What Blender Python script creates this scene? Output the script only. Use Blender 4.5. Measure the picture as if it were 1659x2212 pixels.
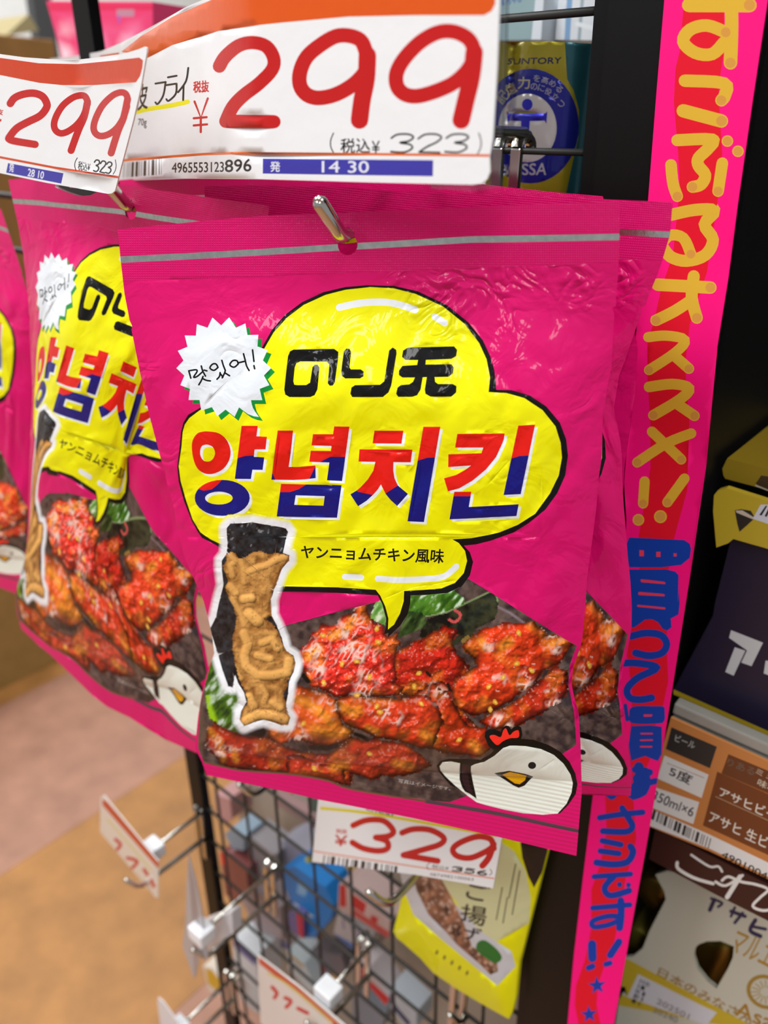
import bpy, bmesh, math, random, time
import numpy as np
from mathutils import Vector, Matrix
from mathutils.geometry import delaunay_2d_cdt
random.seed(4)
T0 = time.time()
for o in list(bpy.data.objects): bpy.data.objects.remove(o)
S = bpy.context.scene
C = S.collection

# ---------------------------------------------------------------- camera
# world axes follow the wire rack: x along the grid panel, y into it, z up; camera 1.45 m above the floor
RW = np.array([[0.76492316, 0.28801969, -0.57613993],
               [0.64390033, -0.31847899, 0.69567485],
               [0.01687959, -0.90311449, -0.42906793]])
RW = RW * np.array([1., 1., 1.])
# columns of RW: world directions of camera right / down / forward, given row-wise per world axis
CX, CY, FPX = 829.5, 1106.0, 1700.0
CAMZ = 1.45
CAM = np.array([0., 0., CAMZ])
cam_d = bpy.data.cameras.new('camera'); cam = bpy.data.objects.new('camera', cam_d); C.objects.link(cam)
right, down, fwd = RW[:, 0], RW[:, 1], RW[:, 2]
M = Matrix(((right[0], -down[0], -fwd[0], 0), (right[1], -down[1], -fwd[1], 0), (right[2], -down[2], -fwd[2], CAMZ), (0, 0, 0, 1)))
cam.matrix_world = M
cam_d.sensor_fit = 'VERTICAL'; cam_d.sensor_height = 36.0; cam_d.lens = FPX / 2212 * 36.0
cam_d.clip_start = 0.02; cam_d.clip_end = 50
cam_d.dof.use_dof = True; cam_d.dof.focus_distance = 0.37; cam_d.dof.aperture_fstop = 6.8
S.camera = cam

# ---------------------------------------------------------------- world, lamps, exposure
w = bpy.data.worlds.new('world'); S.world = w; w.use_nodes = True
bg = w.node_tree.nodes['Background']; bg.inputs[0].default_value = (0.93, 0.96, 1.0, 1); bg.inputs[1].default_value = 0.36
def area(name, loc, target, sx, sy, power, col=(1, 1, 1)):
    d = bpy.data.lights.new(name, 'AREA'); d.shape = 'RECTANGLE'; d.size = sx; d.size_y = sy; d.energy = power; d.color = col
    o = bpy.data.objects.new(name, d); C.objects.link(o); o.location = loc
    o.rotation_euler = (Vector(target) - Vector(loc)).to_track_quat('-Z', 'Y').to_euler()
    return o
area('ceiling_lamp_row', (-0.9, -0.9, 2.85), (-0.9, -0.6, 0), 0.35, 3.2, 48, (1, .995, .985))
area('ceiling_lamp_row', (0.7, -1.0, 2.85), (0.6, -0.6, 0), 0.35, 3.2, 42, (1, .995, .985))
area('ceiling_lamp_row', (-2.4, 0.2, 2.85), (-2.4, 0.3, 0), 0.35, 3.2, 42, (1, .995, .985))
area('ceiling_lamp_row', (-3.3, 1.6, 2.85), (-3.3, 1.6, 0), 0.35, 2.4, 30, (1, .995, .985))  # extra unseen row, added to brighten the far white wall
S.view_settings.view_transform = 'Standard'; S.view_settings.look = 'None'
S.view_settings.exposure = 0.06; S.view_settings.gamma = 1.0; S.view_settings.use_curve_mapping = False

# ---------------------------------------------------------------- geometry helpers
def rays(P):
    P = np.asarray(P, float).reshape(-1, 2)
    v = np.stack([(P[:, 0] - CX) / FPX, (P[:, 1] - CY) / FPX, np.ones(len(P))], 1)
    return v @ RW.T
def ray(x, y): return rays([(x, y)])[0]
def on_y(x, y, Y):
    r = ray(x, y); return CAM + r * (Y / r[1])
def on_x(x, y, X):
    r = ray(x, y); return CAM + r * (X / r[0])
def on_z(x, y, zw):
    r = ray(x, y); return CAM + r * ((zw - CAMZ) / r[2])
def surf_y(Y):
    return lambda P: CAM + rays(P) * (Y / rays(P)[:, 1])[:, None]
def surf_plane(p0, n):
    p0 = np.asarray(p0, float); n = np.asarray(n, float)
    def f(P, off=0.0):
        R = rays(P); k = ((p0 - CAM) @ n) / (R @ n)
        return CAM + R * (k - off)[:, None] if np.ndim(off) else CAM + R * (k - off)[:, None]
    return f
def lin(c):
    c = np.asarray(c, float) / 255.0
    return np.where(c <= 0.04045, c / 12.92, ((c + 0.055) / 1.055) ** 2.4)

def P_(s): return [tuple(map(float, q.split(','))) for q in s.split()]
class Crop:
    def __init__(s, ox, oy, k): s.o = (ox, oy, k)
    def __call__(s, t):
        pts = P_(t) if isinstance(t, str) else t
        return [(s.o[0] + x / s.o[2], s.o[1] + y / s.o[2]) for x, y in pts]
def catmull(pts, n=5, closed=False):
    p = [np.array(q, float) for q in pts]
    if len(p) < 3: return [tuple(q) for q in p]
    out = []; L = len(p)
    rng = range(L if closed else L - 1)
    for i in rng:
        p1, p2 = p[i], p[(i + 1) % L]
        p0 = p[i - 1] if (closed or i > 0) else p1
        p3 = p[(i + 2) % L] if (closed or i + 2 < L) else p2
        for j in range(n):
            t = j / n
            out.append(tuple(0.5 * ((2 * p1) + (-p0 + p2) * t + (2 * p0 - 5 * p1 + 4 * p2 - p3) * t * t + (-p0 + 3 * p1 - 3 * p2 + p3) * t ** 3)))
    if not closed: out.append(tuple(p[-1]))
    return out
def inside(X, Y, contours):
    r = np.zeros(X.shape, bool)
    for c in contours:
        c = np.asarray(c, float); x1, y1 = c[:, 0], c[:, 1]; x2, y2 = np.roll(x1, -1), np.roll(y1, -1)
        bb = (X >= x1.min()) & (X <= x1.max()) & (Y >= y1.min()) & (Y <= y1.max())
        idx = np.nonzero(bb)[0]
        if not len(idx): continue
        xx, yy = X[idx], Y[idx]; q = np.zeros(len(idx), bool)
        for a in range(len(c)):
            if y1[a] == y2[a]: continue
            q ^= ((y1[a] > yy) != (y2[a] > yy)) & (xx < (x2[a] - x1[a]) * (yy - y1[a]) / (y2[a] - y1[a]) + x1[a])
        r[idx] ^= q
    return r
def dist_line(X, Y, pts, closed=False):
    p = np.asarray(pts, float); d = np.full(X.shape, 1e9)
    if len(p) == 1: return np.hypot(X - p[0, 0], Y - p[0, 1])
    n = len(p) if closed else len(p) - 1
    for i in range(n):
        a, b = p[i], p[(i + 1) % len(p)]; ab = b - a; L = ab @ ab
        t = np.clip(((X - a[0]) * ab[0] + (Y - a[1]) * ab[1]) / max(L, 1e-9), 0, 1)
        d = np.minimum(d, np.hypot(X - a[0] - t * ab[0], Y - a[1] - t * ab[1]))
    return d
def stroke_outline(pts, wd, caps=6):
    p = [np.array(q, float) for q in pts]; h = wd / 2
    q = [p[0]]
    for a in p[1:]:
        if np.hypot(*(a - q[-1])) > 0.3: q.append(a)
    p = q
    if len(p) == 1:
        return [(p[0][0] + h * math.cos(t), p[0][1] + h * math.sin(t)) for t in np.linspace(0, 2 * math.pi, 17)[:-1]]
    dirs = [(p[i + 1] - p[i]) / np.hypot(*(p[i + 1] - p[i])) for i in range(len(p) - 1)]
    L, Rr = [], []
    for i in range(len(p)):
        d = dirs[0] if i == 0 else dirs[-1] if i == len(p) - 1 else dirs[i - 1] + dirs[i]
        m = np.hypot(*d); d = dirs[min(i, len(dirs) - 1)] if m < 1e-6 else d / m
        n = np.array([-d[1], d[0]]); L.append(p[i] + n * h); Rr.append(p[i] - n * h)
    out = list(L)
    e = math.atan2(dirs[-1][1], dirs[-1][0])
    out += [p[-1] + h * np.array([math.cos(e + a), math.sin(e + a)]) for a in np.linspace(math.pi / 2, -math.pi / 2, caps + 2)[1:-1]]
    out += Rr[::-1]
    e = math.atan2(-dirs[0][1], -dirs[0][0])
    out += [p[0] + h * np.array([math.cos(e + a), math.sin(e + a)]) for a in np.linspace(math.pi / 2, -math.pi / 2, caps + 2)[1:-1]]
    return [tuple(v) for v in out]
_glyph = {}
def glyphs(text):
    """contours of a line of text in em units, from the built-in font"""
    if text in _glyph: return _glyph[text]
    cu = bpy.data.curves.new('t', 'FONT'); cu.body = text; cu.resolution_u = 3
    o = bpy.data.objects.new('t', cu); C.objects.link(o); dg = bpy.context.evaluated_depsgraph_get()
    c2 = o.evaluated_get(dg).to_curve(dg); out = []
    for s in c2.splines:
        b = s.bezier_points; pts = []
        for i in range(len(b)):
            a, c = b[i], b[(i + 1) % len(b)]
            p0, p1, p2, p3 = a.co, a.handle_right, c.handle_left, c.co
            st = (p1 - p0).cross(p3 - p0).length < 1e-6 and (p2 - p0).cross(p3 - p0).length < 1e-6
            for j in range(1 if st else 3):
                t = j / 3; u = 1 - t
                q = p0 * u ** 3 + p1 * 3 * u * u * t + p2 * 3 * u * t * t + p3 * t ** 3
                pts.append((q.x, q.y))
        out.append(pts)
    bpy.data.objects.remove(o); bpy.data.curves.remove(cu)
    _glyph[text] = out
    return out
def text_contours(text, quad):
    """quad: TL TR BR BL in target coordinates"""
    g = glyphs(text); A = np.concatenate([np.array(c) for c in g]); lo, hi = A.min(0), A.max(0); q = np.array(quad, float)
    out = []
    for c in g:
        u = (np.array(c) - lo) / np.maximum(hi - lo, 1e-6); s, t = u[:, :1], u[:, 1:]
        out.append(((1 - t) * ((1 - s) * q[3] + s * q[2]) + t * ((1 - s) * q[0] + s * q[1])).tolist())
    return out

# hand-written digits, unit box, y down
HAND = {'3': [P_("0.05,.22 .3,.03 .75,.02 .95,.18 .75,.38 .4,.46 .82,.55 .92,.75 .6,.96 .05,.93")],
        '2': [P_("0.03,.25 .3,.03 .75,.02 .97,.18 .8,.42 .4,.68 .1,.95"), P_("0.1,.95 .95,.98")],
        '9': [P_(".9,.2 .7,.02 .35,.08 .05,.3 .08,.52 .4,.56 .75,.4 .92,.18"), P_(".93,.15 .85,.6 .75,1")],
        '5': [P_(".9,.03 .25,.03"), P_(".25,.03 .15,.42 .6,.36 .9,.55 .8,.85 .45,.98 .05,.92")],
        '6': [P_(".75,.02 .3,.3 .08,.65 .25,.95 .65,.98 .92,.75 .7,.52 .3,.58 .1,.75")],
        '(': [P_(".8,0 .2,.35 .2,.7 .8,1")], ')': [P_(".2,0 .8,.35 .8,.7 .2,1")],
        '¥': [P_(".05,0 .5,.5 .95,0"), P_(".5,.5 .5,1"), P_(".08,.55 .92,.55"), P_(".08,.76 .92,.76")]}

class Art:
    """printed artwork: painter's list of flat shapes turned into ONE triangulated sheet with a colour per corner"""
    def __init__(s, base): s.base = base; s.sh = []
    def poly(s, pts, col, smooth=False, holes=()):
        c = [catmull(pts, 4, True) if smooth else list(pts)] + [catmull(h, 4, True) if smooth else list(h) for h in holes]
        s.sh.append(('p', c, col)); return s
    def ell(s, cx, cy, rx, ry, col, n=24, rot=0):
        ca, sa = math.cos(rot), math.sin(rot)
        return s.poly([(cx + rx * math.cos(t) * ca - ry * math.sin(t) * sa, cy + rx * math.cos(t) * sa + ry * math.sin(t) * ca) for t in np.linspace(0, 2 * math.pi, n + 1)[:-1]], col)
    def stroke(s, pts, wd, col, smooth=True):
        p = catmull(pts, 4) if smooth and len(pts) > 2 else list(pts)
        s.sh.append(('s', p, wd, col)); return s
    def text(s, t, quad, col, bold=0):
        c = text_contours(t, quad); s.sh.append(('p', c, col))
        if bold:
            for k in c: s.sh.append(('s', k + [k[0]], bold, col))
        return s
    def hand(s, t, quad, wd, col, gap=.22):
        q = np.array(quad, float); n = len(t); cw = 1 / (n + gap * (n - 1))
        for i, ch in enumerate(t):
            if ch == ' ': continue
            for st in HAND[ch]:
                u = [((i * (1 + gap) + x) * cw, y) for x, y in st]
                s.stroke([tuple((1 - y) * ((1 - x) * q[0] + x * q[1]) + y * ((1 - x) * q[3] + x * q[2])) for x, y in u], wd, col)
        return s
    def bars(s, quad, n, col, seed=1):
        rr = random.Random(seed); q = np.array(quad, float); x = 0.0
        while x < 1:
            b = rr.choice([.5, .5, 1, 1.6]) / n; e = min(1, x + b)
            f = lambda u, v: tuple((1 - v) * ((1 - u) * q[0] + u * q[1]) + v * ((1 - u) * q[3] + u * q[2]))
            s.poly([f(x, 0), f(e, 0), f(e, 1), f(x, 1)], col); x = e + rr.choice([.5, .8, 1.3]) / n
        return s
    def build(s, outline, grid=12.0, dense=(), lines=(), holes=()):
        """outline polygon, dense: list of (polygon, spacing), lines: extra constraint polylines, holes: cut-outs"""
        V, E = [], []
        def loop(pts, closed=True):
            b = len(V); V.extend([tuple(p) for p in pts]); n = len(pts)
            E.extend([(b + i, b + (i + 1) % n) for i in range(n if closed else n - 1)])
        loop(outline)
        for h in holes: loop(h)
        for l in lines: loop(l, False)
        for sh in s.sh:
            if sh[0] == 'p':
                for c in sh[1]: loop(c)
            else: loop(stroke_outline(sh[1], sh[2]))
        ol = np.array(outline, float); lo, hi = ol.min(0), ol.max(0)
        def gridpts(sp, x0, y0, x1, y1):
            xs = np.arange(x0 + sp * .31, x1, sp); ys = np.arange(y0 + sp * .37, y1, sp * .87); G = np.array([(x + (sp / 2 if j % 2 else 0), y) for j, y in enumerate(ys) for x in xs])
            return G.reshape(-1, 2)
        G = gridpts(grid, lo[0], lo[1], hi[0], hi[1]); keep = inside(G[:, 0], G[:, 1], [outline])
        for poly, sp in dense: keep &= ~inside(G[:, 0], G[:, 1], [poly])
        V.extend(map(tuple, G[keep]))
        for poly, sp in dense:
            a = np.array(poly, float); G = gridpts(sp, *a.min(0), *a.max(0))
            k = inside(G[:, 0], G[:, 1], [poly]) & inside(G[:, 0], G[:, 1], [outline]); V.extend(map(tuple, G[k]))
        VA = np.array(V, float)
        r = delaunay_2d_cdt([Vector(v) for v in VA], E, [], 0, 1e-4, False)
        X = np.array([(v.x, v.y) for v in r[0]]); Tt = np.array([f for f in r[2] if len(f) == 3], int)
        cen = X[Tt].mean(1)
        ar = np.abs((X[Tt[:, 1], 0] - X[Tt[:, 0], 0]) * (X[Tt[:, 2], 1] - X[Tt[:, 0], 1]) - (X[Tt[:, 2], 0] - X[Tt[:, 0], 0]) * (X[Tt[:, 1], 1] - X[Tt[:, 0], 1]))
        ok = inside(cen[:, 0], cen[:, 1], [outline]) & (ar > 1e-4)
        for h in holes: ok &= ~inside(cen[:, 0], cen[:, 1], [h])
        Tt = Tt[ok]; cen = cen[ok]
        used, inv = np.unique(Tt, return_inverse=True); X = X[used]; Tt = inv.reshape(-1, 3)
        col = np.zeros((len(Tt), 3, 3))
        def put(mask, c):
            if not mask.any(): return
            if callable(c):
                vv = np.unique(Tt[mask]); cc = np.zeros((len(X), 3)); cc[vv] = c(X[vv, 0], X[vv, 1]); col[mask] = cc[Tt[mask]]
            else: col[mask] = lin(c)
        put(np.ones(len(Tt), bool), s.base)
        cx_, cy_ = cen[:, 0], cen[:, 1]
        for sh in s.sh:
            if sh[0] == 'p': put(inside(cx_, cy_, sh[1]), sh[2])
            else:
                p = np.array(sh[1], float); h = sh[2] / 2
                bb = np.nonzero((cx_ > p[:, 0].min() - h) & (cx_ < p[:, 0].max() + h) & (cy_ > p[:, 1].min() - h) & (cy_ < p[:, 1].max() + h))[0]
                m = np.zeros(len(cen), bool)
                if len(bb): m[bb] = dist_line(cx_[bb], cy_[bb], p) < h * .995
                put(m, sh[3])
        return X, Tt, col

# ---------------------------------------------------------------- object helpers
def base_of(V):
    V = np.asarray(V); return Vector(((V[:, 0].min() + V[:, 0].max()) / 2, (V[:, 1].min() + V[:, 1].max()) / 2, V[:, 2].min()))
def mobj(name, V, F, mat, parent=None, col=None, uv=None, smooth=False, loc=None):
    V = np.asarray(V, float)
    L = Vector(parent.location) if parent else (Vector(loc) if loc is not None else base_of(V))
    if parent and parent.parent: L = Vector(parent['_w'])
    me = bpy.data.meshes.new(name)
    me.from_pydata((V - np.array(L)).tolist(), [], F if isinstance(F, list) else F.tolist())
    if col is not None:
        a = me.color_attributes.new('Col', 'FLOAT_COLOR', 'CORNER')
        cc = np.ones((len(me.loops), 4)); cc[:, :3] = col.reshape(-1, 3); a.data.foreach_set('color', cc.ravel())
    if uv is not None:
        u = me.uv_layers.new(name='UVMap'); vi = np.zeros(len(me.loops), int); me.loops.foreach_get('vertex_index', vi)
        u.data.foreach_set('uv', (np.asarray(uv)[vi]).ravel())
    if smooth: me.polygons.foreach_set('use_smooth', [True] * len(me.polygons))
    me.materials.append(mat); me.update()
    o = bpy.data.objects.new(name, me); C.objects.link(o)
    if parent: o.parent = parent; o['_w'] = list(L)
    else: o.location = L
    return o
def empty(name, loc, label, cat, group=None):
    o = bpy.data.objects.new(name, None); C.objects.link(o); o.location = loc; o.empty_display_size = .02
    return tag(o, label, cat, group)
def tag(o, label, cat, group=None, kind=None):
    if label: o['label'] = label
    if cat: o['category'] = cat
    if group: o['group'] = group
    if kind: o['kind'] = kind
    return o
def struct(o): o['kind'] = 'structure'; return o
def tube(pts, r, n=10, closed_ends=True):
    p = [np.array(q, float) for q in pts]; V, F = [], []
    up = np.array([0.123, 0.31, 0.94])
    for i, q in enumerate(p):
        d = (p[min(i + 1, len(p) - 1)] - p[max(i - 1, 0)]); d /= np.linalg.norm(d)
        a = np.cross(d, up); 
        if np.linalg.norm(a) < 1e-3: a = np.cross(d, [1, 0, 0])
        a /= np.linalg.norm(a); b = np.cross(d, a); up = np.cross(a, d)
        rr = r[i] if isinstance(r, (list, tuple)) else r
        V += [q + rr * (math.cos(t) * a + math.sin(t) * b) for t in np.linspace(0, 2 * math.pi, n + 1)[:-1]]
    for i in range(len(p) - 1):
        for j in range(n): F.append([i * n + j, i * n + (j + 1) % n, (i + 1) * n + (j + 1) % n, (i + 1) * n + j])
    if closed_ends: F.append(list(range(n))[::-1]); F.append([(len(p) - 1) * n + j for j in range(n)])
    return V, F
def merge(parts):
    V, F = [], []
    for v, f in parts:
        b = len(V); V += list(v); F += [[i + b for i in q] for q in f]
    return V, F
def box(x0, x1, y0, y1, z0, z1, bev=0.0):
    if bev <= 0:
        V = [(x, y, z) for z in (z0, z1) for y in (y0, y1) for x in (x0, x1)]
        return V, [[0, 2, 3, 1], [4, 5, 7, 6], [0, 1, 5, 4], [2, 6, 7, 3], [0, 4, 6, 2], [1, 3, 7, 5]]
    bm = bmesh.new(); vs = [bm.verts.new(v) for v in box(x0, x1, y0, y1, z0, z1)[0]]
    for f in box(0, 1, 0, 1, 0, 1)[1]: bm.faces.new([vs[i] for i in f])
    bmesh.ops.bevel(bm, geom=list(bm.edges), offset=bev, segments=2, affect='EDGES', profile=.6)
    bm.verts.index_update(); V = [tuple(v.co) for v in bm.verts]; F = [[v.index for v in f.verts] for f in bm.faces]; bm.free()
    return V, F
def slab(name, outline, art, surf, thick, mat, parent=None, grid=14, side=None, uvs=None, holes=(), dense=(), back_col=None, smooth=True):
    """a sheet or solid: printed front face on a surface, side walls and a back, extruded by the vector thick"""
    X, Tt, col = art.build(outline, grid, dense=dense, holes=holes)
    W = surf(X); t = np.array(thick, float)
    O = surf(np.array(outline)); n = len(O); nb = len(W)
    a2 = sum(outline[i][0] * outline[(i + 1) % n][1] - outline[(i + 1) % n][0] * outline[i][1] for i in range(n))
    if a2 < 0: O = O[::-1]
    V = np.concatenate([W, O, O + t])
    F = [list(q) for q in Tt]
    # front triangles: orient towards the camera
    a, b, c = W[Tt[:, 0]], W[Tt[:, 1]], W[Tt[:, 2]]; nn = np.cross(b - a, c - a); flip = ((nn * (CAM - a)).sum(1) < 0)
    F = [q[::-1] if fl else q for q, fl in zip(F, flip)]
    fc = np.where(flip[:, None, None], col[:, ::-1], col).reshape(-1, 3)
    sides = [[nb + i, nb + n + i, nb + n + (i + 1) % n, nb + (i + 1) % n] for i in range(n)]
    if smooth:      # curved sheets get a full copy of the front as their back
        V = np.concatenate([W, O, O + t, W + t]); bk = [[i + nb + 2 * n for i in q[::-1]] for q in F]
    else: bk = [[nb + n + i for i in range(n)][::-1]]
    sc = lin(side if side is not None else (art.base if not callable(art.base) else (200, 200, 200)))
    bc = lin(back_col) if back_col is not None else sc
    allc = np.concatenate([fc, np.tile(sc, (4 * n, 1)), np.tile(bc, (sum(map(len, bk)), 1))])
    uv = np.concatenate([X, np.zeros((len(V) - nb, 2))]) / 1000.0
    o = mobj(name, V, F + sides + bk, mat, parent, col=allc, uv=uv)
    if smooth:
        fl = np.zeros(len(o.data.polygons), bool); fl[:len(Tt)] = True; o.data.polygons.foreach_set('use_smooth', fl)
    return o

# ---------------------------------------------------------------- materials
def new_mat(name):
    m = bpy.data.materials.new(name); m.use_nodes = True; nt = m.node_tree; return m, nt, nt.nodes['Principled BSDF']
def noise(nt, scale, detail=4, coord='Object', rough=.55, sc=(1, 1, 1)):
    tc = nt.nodes.new('ShaderNodeTexCoord'); mp = nt.nodes.new('ShaderNodeMapping'); n = nt.nodes.new('ShaderNodeTexNoise')
    mp.inputs['Scale'].default_value = sc; n.inputs['Scale'].default_value = scale; n.inputs['Detail'].default_value = detail; n.inputs['Roughness'].default_value = rough
    nt.links.new(tc.outputs[coord], mp.inputs[0]); nt.links.new(mp.outputs[0], n.inputs['Vector']); return n
def bump(nt, src, dist, strength, prev=None):
    b = nt.nodes.new('ShaderNodeBump'); b.inputs['Distance'].default_value = dist; b.inputs['Strength'].default_value = strength
    nt.links.new(src, b.inputs['Height'])
    if prev: nt.links.new(prev.outputs[0], b.inputs['Normal'])
    return b
def plain(name, col, rough=.5, metal=0, nscale=0, namp=.06, bdist=0, spec=.5, coat=0):
    m, nt, p = new_mat(name); c = lin(col); p.inputs['Base Color'].default_value = (*c, 1); p.inputs['Roughness'].default_value = rough
    p.inputs['Metallic'].default_value = metal; p.inputs['Specular IOR Level'].default_value = spec; p.inputs['Coat Weight'].default_value = coat
    n = noise(nt, nscale or 60)
    r = nt.nodes.new('ShaderNodeValToRGB'); r.color_ramp.elements[0].position = .3; r.color_ramp.elements[1].position = .7
    r.color_ramp.elements[0].color = (*(c * (1 - namp)), 1); r.color_ramp.elements[1].color = (*np.minimum(c * (1 + namp), 1), 1)
    nt.links.new(n.outputs['Fac'], r.inputs[0]); nt.links.new(r.outputs[0], p.inputs['Base Color'])
    if bdist: nt.links.new(bump(nt, n.outputs['Fac'], bdist, .6).outputs[0], p.inputs['Normal'])
    return m
def printed(name, rough=.45, bdist=0.0003, bscale=25, spec=.5, coat=0, noisec=0.03):
    """reads the sheet's own print (corner colours)"""
    m, nt, p = new_mat(name); a = nt.nodes.new('ShaderNodeAttribute'); a.attribute_name = 'Col'
    n = noise(nt, 900, 2); mx = nt.nodes.new('ShaderNodeMix'); mx.data_type = 'RGBA'; mx.blend_type = 'MULTIPLY'; mx.inputs[0].default_value = noisec
    nt.links.new(a.outputs['Color'], mx.inputs[6]); nt.links.new(n.outputs['Fac'], mx.inputs[7]); nt.links.new(mx.outputs[2], p.inputs['Base Color'])
    p.inputs['Roughness'].default_value = rough; p.inputs['Specular IOR Level'].default_value = spec; p.inputs['Coat Weight'].default_value = coat
    if bdist:
        n2 = noise(nt, bscale, 5); nt.links.new(bump(nt, n2.outputs['Fac'], bdist, 1.0).outputs[0], p.inputs['Normal'])
    return m
def film(name, kind):
    """glossy snack film; kind: body (wrinkled), top (woven crimp), bottom (ribbed crimp)"""
    m, nt, p = new_mat(name); a = nt.nodes.new('ShaderNodeAttribute'); a.attribute_name = 'Col'
    nt.links.new(a.outputs['Color'], p.inputs['Base Color'])
    p.inputs['Roughness'].default_value = .34; p.inputs['Specular IOR Level'].default_value = .08
    p.inputs['Coat Weight'].default_value = .32; p.inputs['Coat Roughness'].default_value = .045
    uv = nt.nodes.new('ShaderNodeUVMap'); uv.uv_map = 'UVMap'
    mp = nt.nodes.new('ShaderNodeMapping'); nt.links.new(uv.outputs[0], mp.inputs[0])
    def wave(scale, direction):
        wv = nt.nodes.new('ShaderNodeTexWave'); wv.wave_type = 'BANDS'; wv.bands_direction = direction; wv.inputs['Scale'].default_value = scale
        nt.links.new(mp.outputs[0], wv.inputs['Vector']); return wv
    n1 = nt.nodes.new('ShaderNodeTexNoise'); n1.inputs['Scale'].default_value = 9; n1.inputs['Detail'].default_value = 3; n1.inputs['Distortion'].default_value = 1.2
    n2 = nt.nodes.new('ShaderNodeTexNoise'); n2.inputs['Scale'].default_value = 26; n2.inputs['Detail'].default_value = 4; n2.inputs['Distortion'].default_value = .8
    nt.links.new(mp.outputs[0], n1.inputs['Vector']); nt.links.new(mp.outputs[0], n2.inputs['Vector'])
    if kind == 'body':
        b = bump(nt, n1.outputs['Fac'], .0026, .5); b = bump(nt, n2.outputs['Fac'], .00028, .5, b)
        rg = nt.nodes.new('ShaderNodeMath'); rg.operation = 'ABSOLUTE'; sb = nt.nodes.new('ShaderNodeMath'); sb.operation = 'SUBTRACT'; sb.inputs[1].default_value = .5
        n3 = nt.nodes.new('ShaderNodeTexNoise'); n3.inputs['Scale'].default_value = 5.5; n3.inputs['Detail'].default_value = 1; nt.links.new(mp.outputs[0], n3.inputs['Vector'])
        nt.links.new(n3.outputs['Fac'], sb.inputs[0]); nt.links.new(sb.outputs[0], rg.inputs[0]); b = bump(nt, rg.outputs[0], .006, .22, b)
        n4 = nt.nodes.new('ShaderNodeTexNoise'); n4.inputs['Scale'].default_value = 13; n4.inputs['Detail'].default_value = 1.5; n4.inputs['Distortion'].default_value = 1.4; nt.links.new(mp.outputs[0], n4.inputs['Vector'])
        s4_ = nt.nodes.new('ShaderNodeMath'); s4_.operation = 'SUBTRACT'; s4_.inputs[1].default_value = .5; a4 = nt.nodes.new('ShaderNodeMath'); a4.operation = 'ABSOLUTE'; m4 = nt.nodes.new('ShaderNodeMath'); m4.operation = 'MULTIPLY'
        at = nt.nodes.new('ShaderNodeAttribute'); at.attribute_name = 'Crumple'
        nt.links.new(n4.outputs['Fac'], s4_.inputs[0]); nt.links.new(s4_.outputs[0], a4.inputs[0]); nt.links.new(a4.outputs[0], m4.inputs[0]); nt.links.new(at.outputs['Fac'], m4.inputs[1]); b = bump(nt, m4.outputs[0], .0105, .85, b)
    elif kind == 'top':
        w1 = wave(62, 'X'); w2 = wave(62, 'Y'); ad = nt.nodes.new('ShaderNodeMath'); ad.operation = 'MULTIPLY'
        nt.links.new(w1.outputs['Fac'], ad.inputs[0]); nt.links.new(w2.outputs['Fac'], ad.inputs[1])
        b = bump(nt, n1.outputs['Fac'], .0012, .5); b = bump(nt, ad.outputs[0], .00022, .6, b)
    else:
        mp.inputs['Rotation'].default_value = (0, 0, math.radians(-11)); w2 = wave(36, 'Y')
        b = bump(nt, n1.outputs['Fac'], .0012, .5); b = bump(nt, w2.outputs['Fac'], .0003, .5, b)
    nt.links.new(b.outputs[0], p.inputs['Normal'])
    nt.links.new(b.outputs[0], p.inputs['Coat Normal'])
    return m
M_body, M_top, M_bot = film('film_body', 'body'), film('film_top_crimp', 'top'), film('film_bottom_crimp', 'bottom')
M_paper = printed('printed_paper', .5); M_tag = printed('laminated_tag', .3, .0003, 60, spec=.25, coat=.2); M_carton = printed('printed_carton', .42, .0002, 12)
M_strip = printed('fluorescent_card', .6, .0002, 14, spec=.2)
M_black = plain('black_powder_coat', (9, 8, 8), .42, spec=.2)
M_wire = plain('black_coated_wire', (46, 46, 43), .4)
M_chrome = plain('chrome', (205, 203, 196), .16, 1.0, namp=.02)
M_silver = plain('silver_foil', (206, 210, 204), .27, 1.0, nscale=300, namp=.12, bdist=.0003)

# ================================================================ the snack bag artwork (traced once, reused by every bag)
PINK = (216, 14, 106); YEL = (238, 234, 2); BLK = (14, 13, 12); WHT = (233, 238, 242); RED = (226, 28, 18); BLU = (22, 22, 120)
cA, cB, cC, cD, cE = Crop(380, 850, 4.1475), Crop(780, 850, 4.1475), Crop(580, 700, 3.318), Crop(370, 670, 6.636), Crop(620, 1140, 3.7705)
cF, cG, cH, cI, cJ = Crop(430, 1100, 4.424), Crop(620, 1270, 4.879), Crop(920, 1250, 4.74), Crop(920, 1540, 4.74), Crop(420, 1380, 4.879)
BAG_OUT = P_("254,496 400,481 570,466 638,463 728,460 840,455 1035,446 1200,440 1339,435 1338,512 1335,596 1331,640 1331,660 1322,666 1327,678 1321,792 1313,831 1302,909 1300,988 1294,1027 1288,1100 1275,1200 1268,1250 1265,1300 1261,1350 1257,1385 1248,1415 1238,1440 1235,1478 1240,1505 1250,1540 1254,1603 1257,1709 1249,1802 1245,1849 1081,1809 900,1769 765,1742 687,1727 611,1709 552,1697 446,1674 436,1645 422,1618 424,1585 428,1548 434,1510 441,1475 450,1443 463,1412 459,1380 452,1345 440,1299 421,1255 399,1205 383,1143 376,1100 363,1051 348,993 323,899 301,798 284,712 286,706 280,692 269,635 262,574")
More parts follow.
